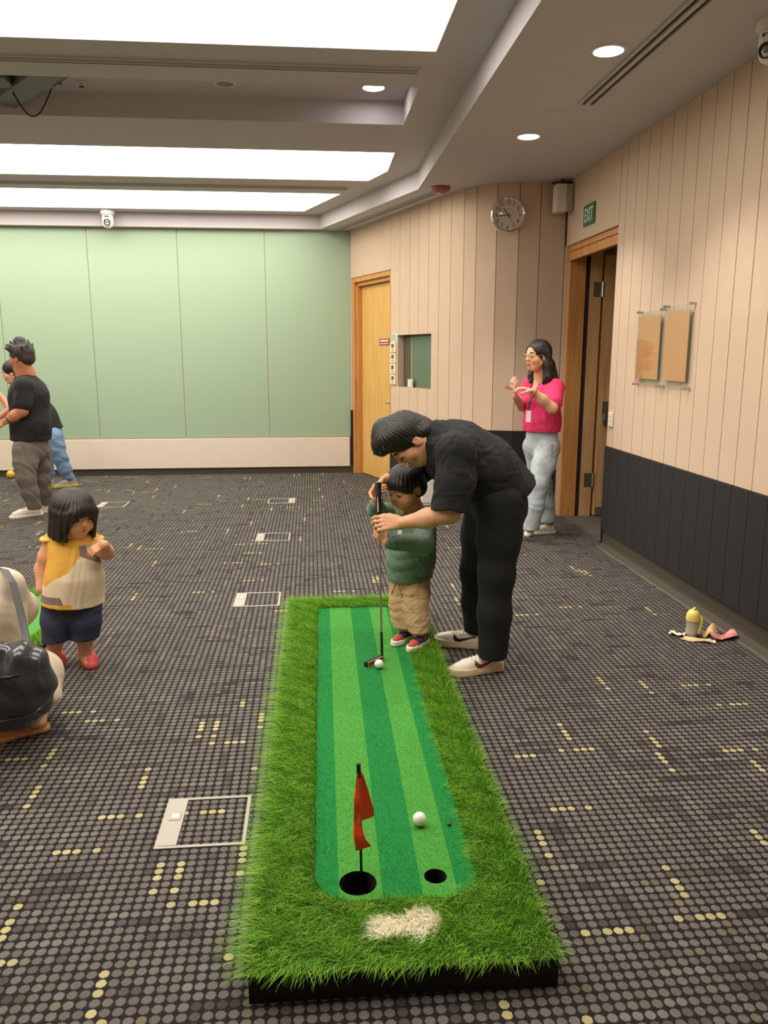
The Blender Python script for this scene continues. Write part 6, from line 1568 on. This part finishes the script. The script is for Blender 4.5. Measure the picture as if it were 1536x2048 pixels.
# ---------------------------------------------------------------- man in grey jeans at the left
def man_grey():
    hc = A(*(-2.5962, 7.4800, 1.4641)); H = 0.232; R = frame((-0.90, 0.30, -0.10))
    nck = A(*(-2.5727, 7.5000, 1.3129)); cst = A(*(-2.5619, 7.5000, 1.1335)); wst = A(*(-2.5656, 7.5000, 0.8839)); pel = A(*(-2.5900, 7.5200, 0.6751))
    sL = A(*(-2.5398, 7.3300, 1.2210)); sR = A(*(-2.6562, 7.7200, 1.2154)); eL = A(*(-2.5586, 7.2800, 1.0041)); wL = A(*(-2.6919, 7.2500, 0.9193)); eR = A(*(-2.8025, 7.8000, 1.0021)); wR = A(*(-2.9101, 7.7000, 0.9163))
    hL = A(*(-2.6123, 7.4200, 0.6410)); hR = A(*(-2.5561, 7.6200, 0.6164)); kL = A(*(-2.6041, 7.3600, 0.3966)); kR = A(*(-2.5596, 7.6200, 0.3557)); aL = A(*(-2.5770, 7.4200, 0.1202)); aR = A(*(-2.5694, 7.7000, 0.1006))
    b = Sdf(); T = head(b, hc, R, H); b.cone(hc + R @ A(0, -0.08, -0.25) * H, nck, 0.058, 0.062, 0.03); b.cone(nck, cst, 0.08, 0.13, 0.06); b.cone(cst, pel, 0.125, 0.125, 0.05)
    b.chain([sL, eL, (eL + wL) / 2, wL], [0.055, 0.048, 0.043, 0.03], 0.03); b.chain([sR, eR, wR], [0.055, 0.046, 0.03], 0.03)
    for (hh, kk, aa) in ((hL, kL, aL), (hR, kR, aR)): b.cone(hh, kk, 0.085, 0.06, 0.05); b.cone(kk, aa, 0.055, 0.04, 0.04)
    hand(b, wL, A(-0.85, 0.0, -0.5), A(0.3, 0.6, -0.5), 1.0, -1); hand(b, wR, A(-0.9, 0, 0.1), A(0, -0.6, -0.5), 1.0, 1)
    o = make_body('person', 'person in black shirt and grey jeans standing near the green glass wall', b, 0.006, (196, 128, 92), None)
    face_parts(o, T, R, H, b, o)
    P = lambda x, y, z: hc + R @ (A(x, y, z) * H)
    g = Sdf(); g.ell(P(0, -0.10, 0.20), (0.41 * H, 0.48 * H, 0.42 * H), R, 0.05 * H); g.ell(P(0, -0.30, -0.03), (0.34 * H, 0.24 * H, 0.28 * H), R, 0.06 * H)
    r_ = np.random.default_rng(5)
    for i in range(40):
        th, ph = r_.random() * 6.28, r_.random() * 1.3; d = A(math.sin(ph) * math.cos(th), math.sin(ph) * math.sin(th), math.cos(ph)); q0 = P(*(d * A(0.36, 0.44, 0.38) + A(0, -0.08, 0.2))); g.cone(q0, q0 + R @ (d + A(0, 0.3, 0.2)) * 0.035, 0.020, 0.006, 0.02)
    g.ell(P(0, 0.52, -0.16), (0.34 * H, 0.42 * H, 0.44 * H), R, 0.05 * H, sub=True)
    for sx in (-1, 1): g.ell(P(sx * 0.42, 0.02, -0.14), (0.12 * H, 0.13 * H, 0.20 * H), R, 0.03 * H, sub=True)
    sdf_obj('hair', g, 0.005, M_HAIRG, o)
    s = Sdf(); s.cone(nck + A(0, 0, -0.04), cst, 0.09, 0.16, 0.05); s.cone(cst, wst, 0.17, 0.165, 0.05); s.cone(wst, pel, 0.167, 0.168, 0.05)
    eS = sL + (eL - sL) * 0.72; s.cone(cst + A(0, -0.10, 0.08), sL, 0.08, 0.078, 0.05); s.cone(sL, eS, 0.08, 0.08, 0.03); s.cone(cst + A(0, 0.1, 0.08), sR, 0.08, 0.078, 0.05); s.cone(sR, sR + (eR - sR) * 0.7, 0.08, 0.08, 0.03)
    s.disp = folds(0.006, 8, 61, (1, 1, 0.8), 0.4); s.clip(A(*(-2.5792, 7.5000, 0.7234)), (0, 0, -1), 0.006); sdf_obj('shirt', s, 0.006, cloth('charcoal_tee', (38, 37, 40)), o)
    MB().tube([nck + A(0, 0, 0.0) + 0.072 * (A(1, 0, 0.15) * math.cos(a) + A(0, 1, 0.0) * math.sin(a)) for a in np.linspace(0, 6.2832, 25)], 0.007, 8, caps=False).build('collar', mat('collar_white', srgb(220, 205, 195), 0.8), o, smooth=True)
    d = unit(wL - eL); MB().tube([wL - d * 0.03 - d * 0.014, wL - d * 0.03 + d * 0.014], 0.035, 16).build('watch_strap', M_BLACK, o, smooth=True)
    t = Sdf(); t.cone(pel + A(0, 0, 0.08), pel + A(0, 0, -0.04), 0.145, 0.146, 0.05); t.chain([hL, (hL + kL) / 2, kL, (kL + aL) / 2, aL], [0.108, 0.098, 0.080, 0.074, 0.062], 0.03); t.chain([hR, (hR + kR) / 2, kR, (kR + aR) / 2, aR], [0.106, 0.096, 0.078, 0.072, 0.062], 0.03)
    t.disp = folds(0.0045, 16, 62, (0.8, 0.8, 1.9), 0.75); t.clip(A(0, 0, 0.09), (0, 0, -1), 0.005); sdf_obj('jeans', t, 0.006, mat('grey_denim', srgb(116, 108, 100), 0.9, noise=0.18, nscale=12, bump=0.3, bscale=400), o)
    M_PK = mat('lace_pink', srgb(190, 70, 90), 0.7)
    shoe(o, (-2.5614, 7.5914, 0.0000), (-2.7954, 7.4271, 0.0000), 0.30, (M_SHOEW, M_SOLEW, M_PK), 0.006, high=0.16); shoe(o, (-2.5228, 7.7333, 0.0000), (-2.6725, 7.6494, 0.0000), 0.30, (M_SHOEW, M_SOLEW, M_PK), 0.006, high=0.16)
    return o
man_grey()
print('man_grey', time.time() - T0)

# ---------------------------------------------------------------- striding person behind him
def strider():
    hc = A(*(-3.2314, 9.0000, 1.3025)); H = 0.225; R = frame((-0.95, -0.1, -0.25))
    nck = A(*(-3.1675, 9.0200, 1.1569)); cst = A(*(-3.0748, 9.0500, 1.0032)); wst = A(*(-2.9729, 9.0800, 0.8084)); pel = A(*(-2.9190, 9.1000, 0.6229))
    sL = A(*(-3.0668, 8.8800, 1.0395)); eL = A(*(-3.2308, 8.8200, 0.9374)); wL = A(*(-3.3219, 8.8000, 1.0977)); sR = A(*(-3.1606, 9.2500, 1.0368)); eR = A(*(-3.3120, 9.3500, 0.8180)); wR = A(*(-3.4357, 9.3000, 0.7663))
    hL = A(*(-2.8633, 9.0000, 0.5936)); kL = A(*(-2.8058, 9.0000, 0.3703)); aL = A(*(-2.7316, 9.0500, 0.1195)); hR = A(*(-2.9775, 9.2000, 0.5569)); kR = A(*(-3.0212, 9.2000, 0.2898)); aR = A(*(-3.0068, 9.2000, 0.0594))
    b = Sdf(); T = head(b, hc, R, H); b.cone(hc + R @ A(0, -0.08, -0.25) * H, nck, 0.05, 0.055, 0.03); b.cone(nck, cst, 0.07, 0.11, 0.05); b.cone(cst, pel, 0.11, 0.12, 0.05)
    b.chain([sL, eL, wL], [0.045, 0.038, 0.026], 0.03); b.chain([sR, eR, wR], [0.045, 0.038, 0.026], 0.03)
    for (hh, kk, aa) in ((hL, kL, aL), (hR, kR, aR)): b.cone(hh, kk, 0.08, 0.055, 0.05); b.cone(kk, aa, 0.05, 0.036, 0.04)
    hand(b, wL, A(-0.5, 0, 0.85), A(-0.6, 0.3, -0.3), 0.95, 1); hand(b, wR, A(-0.9, 0, 0), A(0, 0, -1), 0.95, -1)
    o = make_body('person', 'person in black shirt and blue jeans striding behind the one in grey jeans', b, 0.007, (212, 156, 122), None)
    face_parts(o, T, R, H, b, o)
    P = lambda x, y, z: hc + R @ (A(x, y, z) * H)
    g = Sdf(); g.ell(P(0, -0.10, 0.17), (0.41 * H, 0.48 * H, 0.43 * H), R, 0.05 * H); g.ell(P(0, -0.3, -0.1), (0.36 * H, 0.26 * H, 0.36 * H), R, 0.06 * H); g.ell(P(0, 0.5, -0.18), (0.33 * H, 0.42 * H, 0.46 * H), R, 0.05 * H, sub=True)
    sdf_obj('hair', g, 0.006, M_HAIR, o)
    s = Sdf(); s.cone(nck + A(0.02, 0, -0.03), cst, 0.08, 0.14, 0.05); s.cone(cst, wst, 0.145, 0.15, 0.05); s.cone(wst, pel, 0.152, 0.165, 0.05); s.cone(cst + A(0, -0.08, 0.05), sL, 0.07, 0.065, 0.04); s.cone(sL, sL + (eL - sL) * 0.5, 0.066, 0.068, 0.03); s.cone(cst + A(0, 0.08, 0.05), sR, 0.07, 0.065, 0.04)
    s.disp = folds(0.006, 8, 71, (1, 1, 0.8), 0.4); s.clip(A(*(-2.9158, 9.1000, 0.6619)), (0.25, 0, -1), 0.006); sdf_obj('shirt', s, 0.007, cloth('black_tee2', (34, 33, 34)), o)
    t = Sdf(); t.cone(pel + A(0, 0, 0.03), pel + A(0, 0, -0.05), 0.13, 0.14, 0.05); t.chain([hL, (hL + kL) / 2, kL, (kL + aL) / 2, aL], [0.115, 0.098, 0.078, 0.07, 0.06], 0.03); t.chain([hR, (hR + kR) / 2, kR, (kR + aR) / 2, aR], [0.11, 0.095, 0.076, 0.07, 0.06], 0.03)
    t.disp = folds(0.006, 10, 72, (0.8, 0.8, 1.8), 0.6); tj = t
    def clipz(X): return X
    t.clip(A(0, 0, 0.12), (0, 0, -1), 0.005); sdf_obj('jeans', t, 0.007, mat('blue_denim', srgb(112, 138, 172), 0.9, noise=0.14, nscale=12, bump=0.3, bscale=400), o)
    M_GS = mat('trainer_grey', srgb(150, 150, 152), 0.7); M_YS = mat('sole_yellow', srgb(206, 190, 96), 0.6)
    shoe(o, (-2.7199, 9.2879, 0.0000), (-2.9127, 9.1661, -0.0000), 0.27, (M_GS, M_YS, M_LACEW), 0.006, sole_h=0.04); shoe(o, (-2.9349, 9.2026, 0.0000), (-3.1054, 9.0484, 0.0000), 0.27, (M_GS, M_YS, M_LACEW), 0.006, sole_h=0.04)
    return o
strider()
print('strider', time.time() - T0)
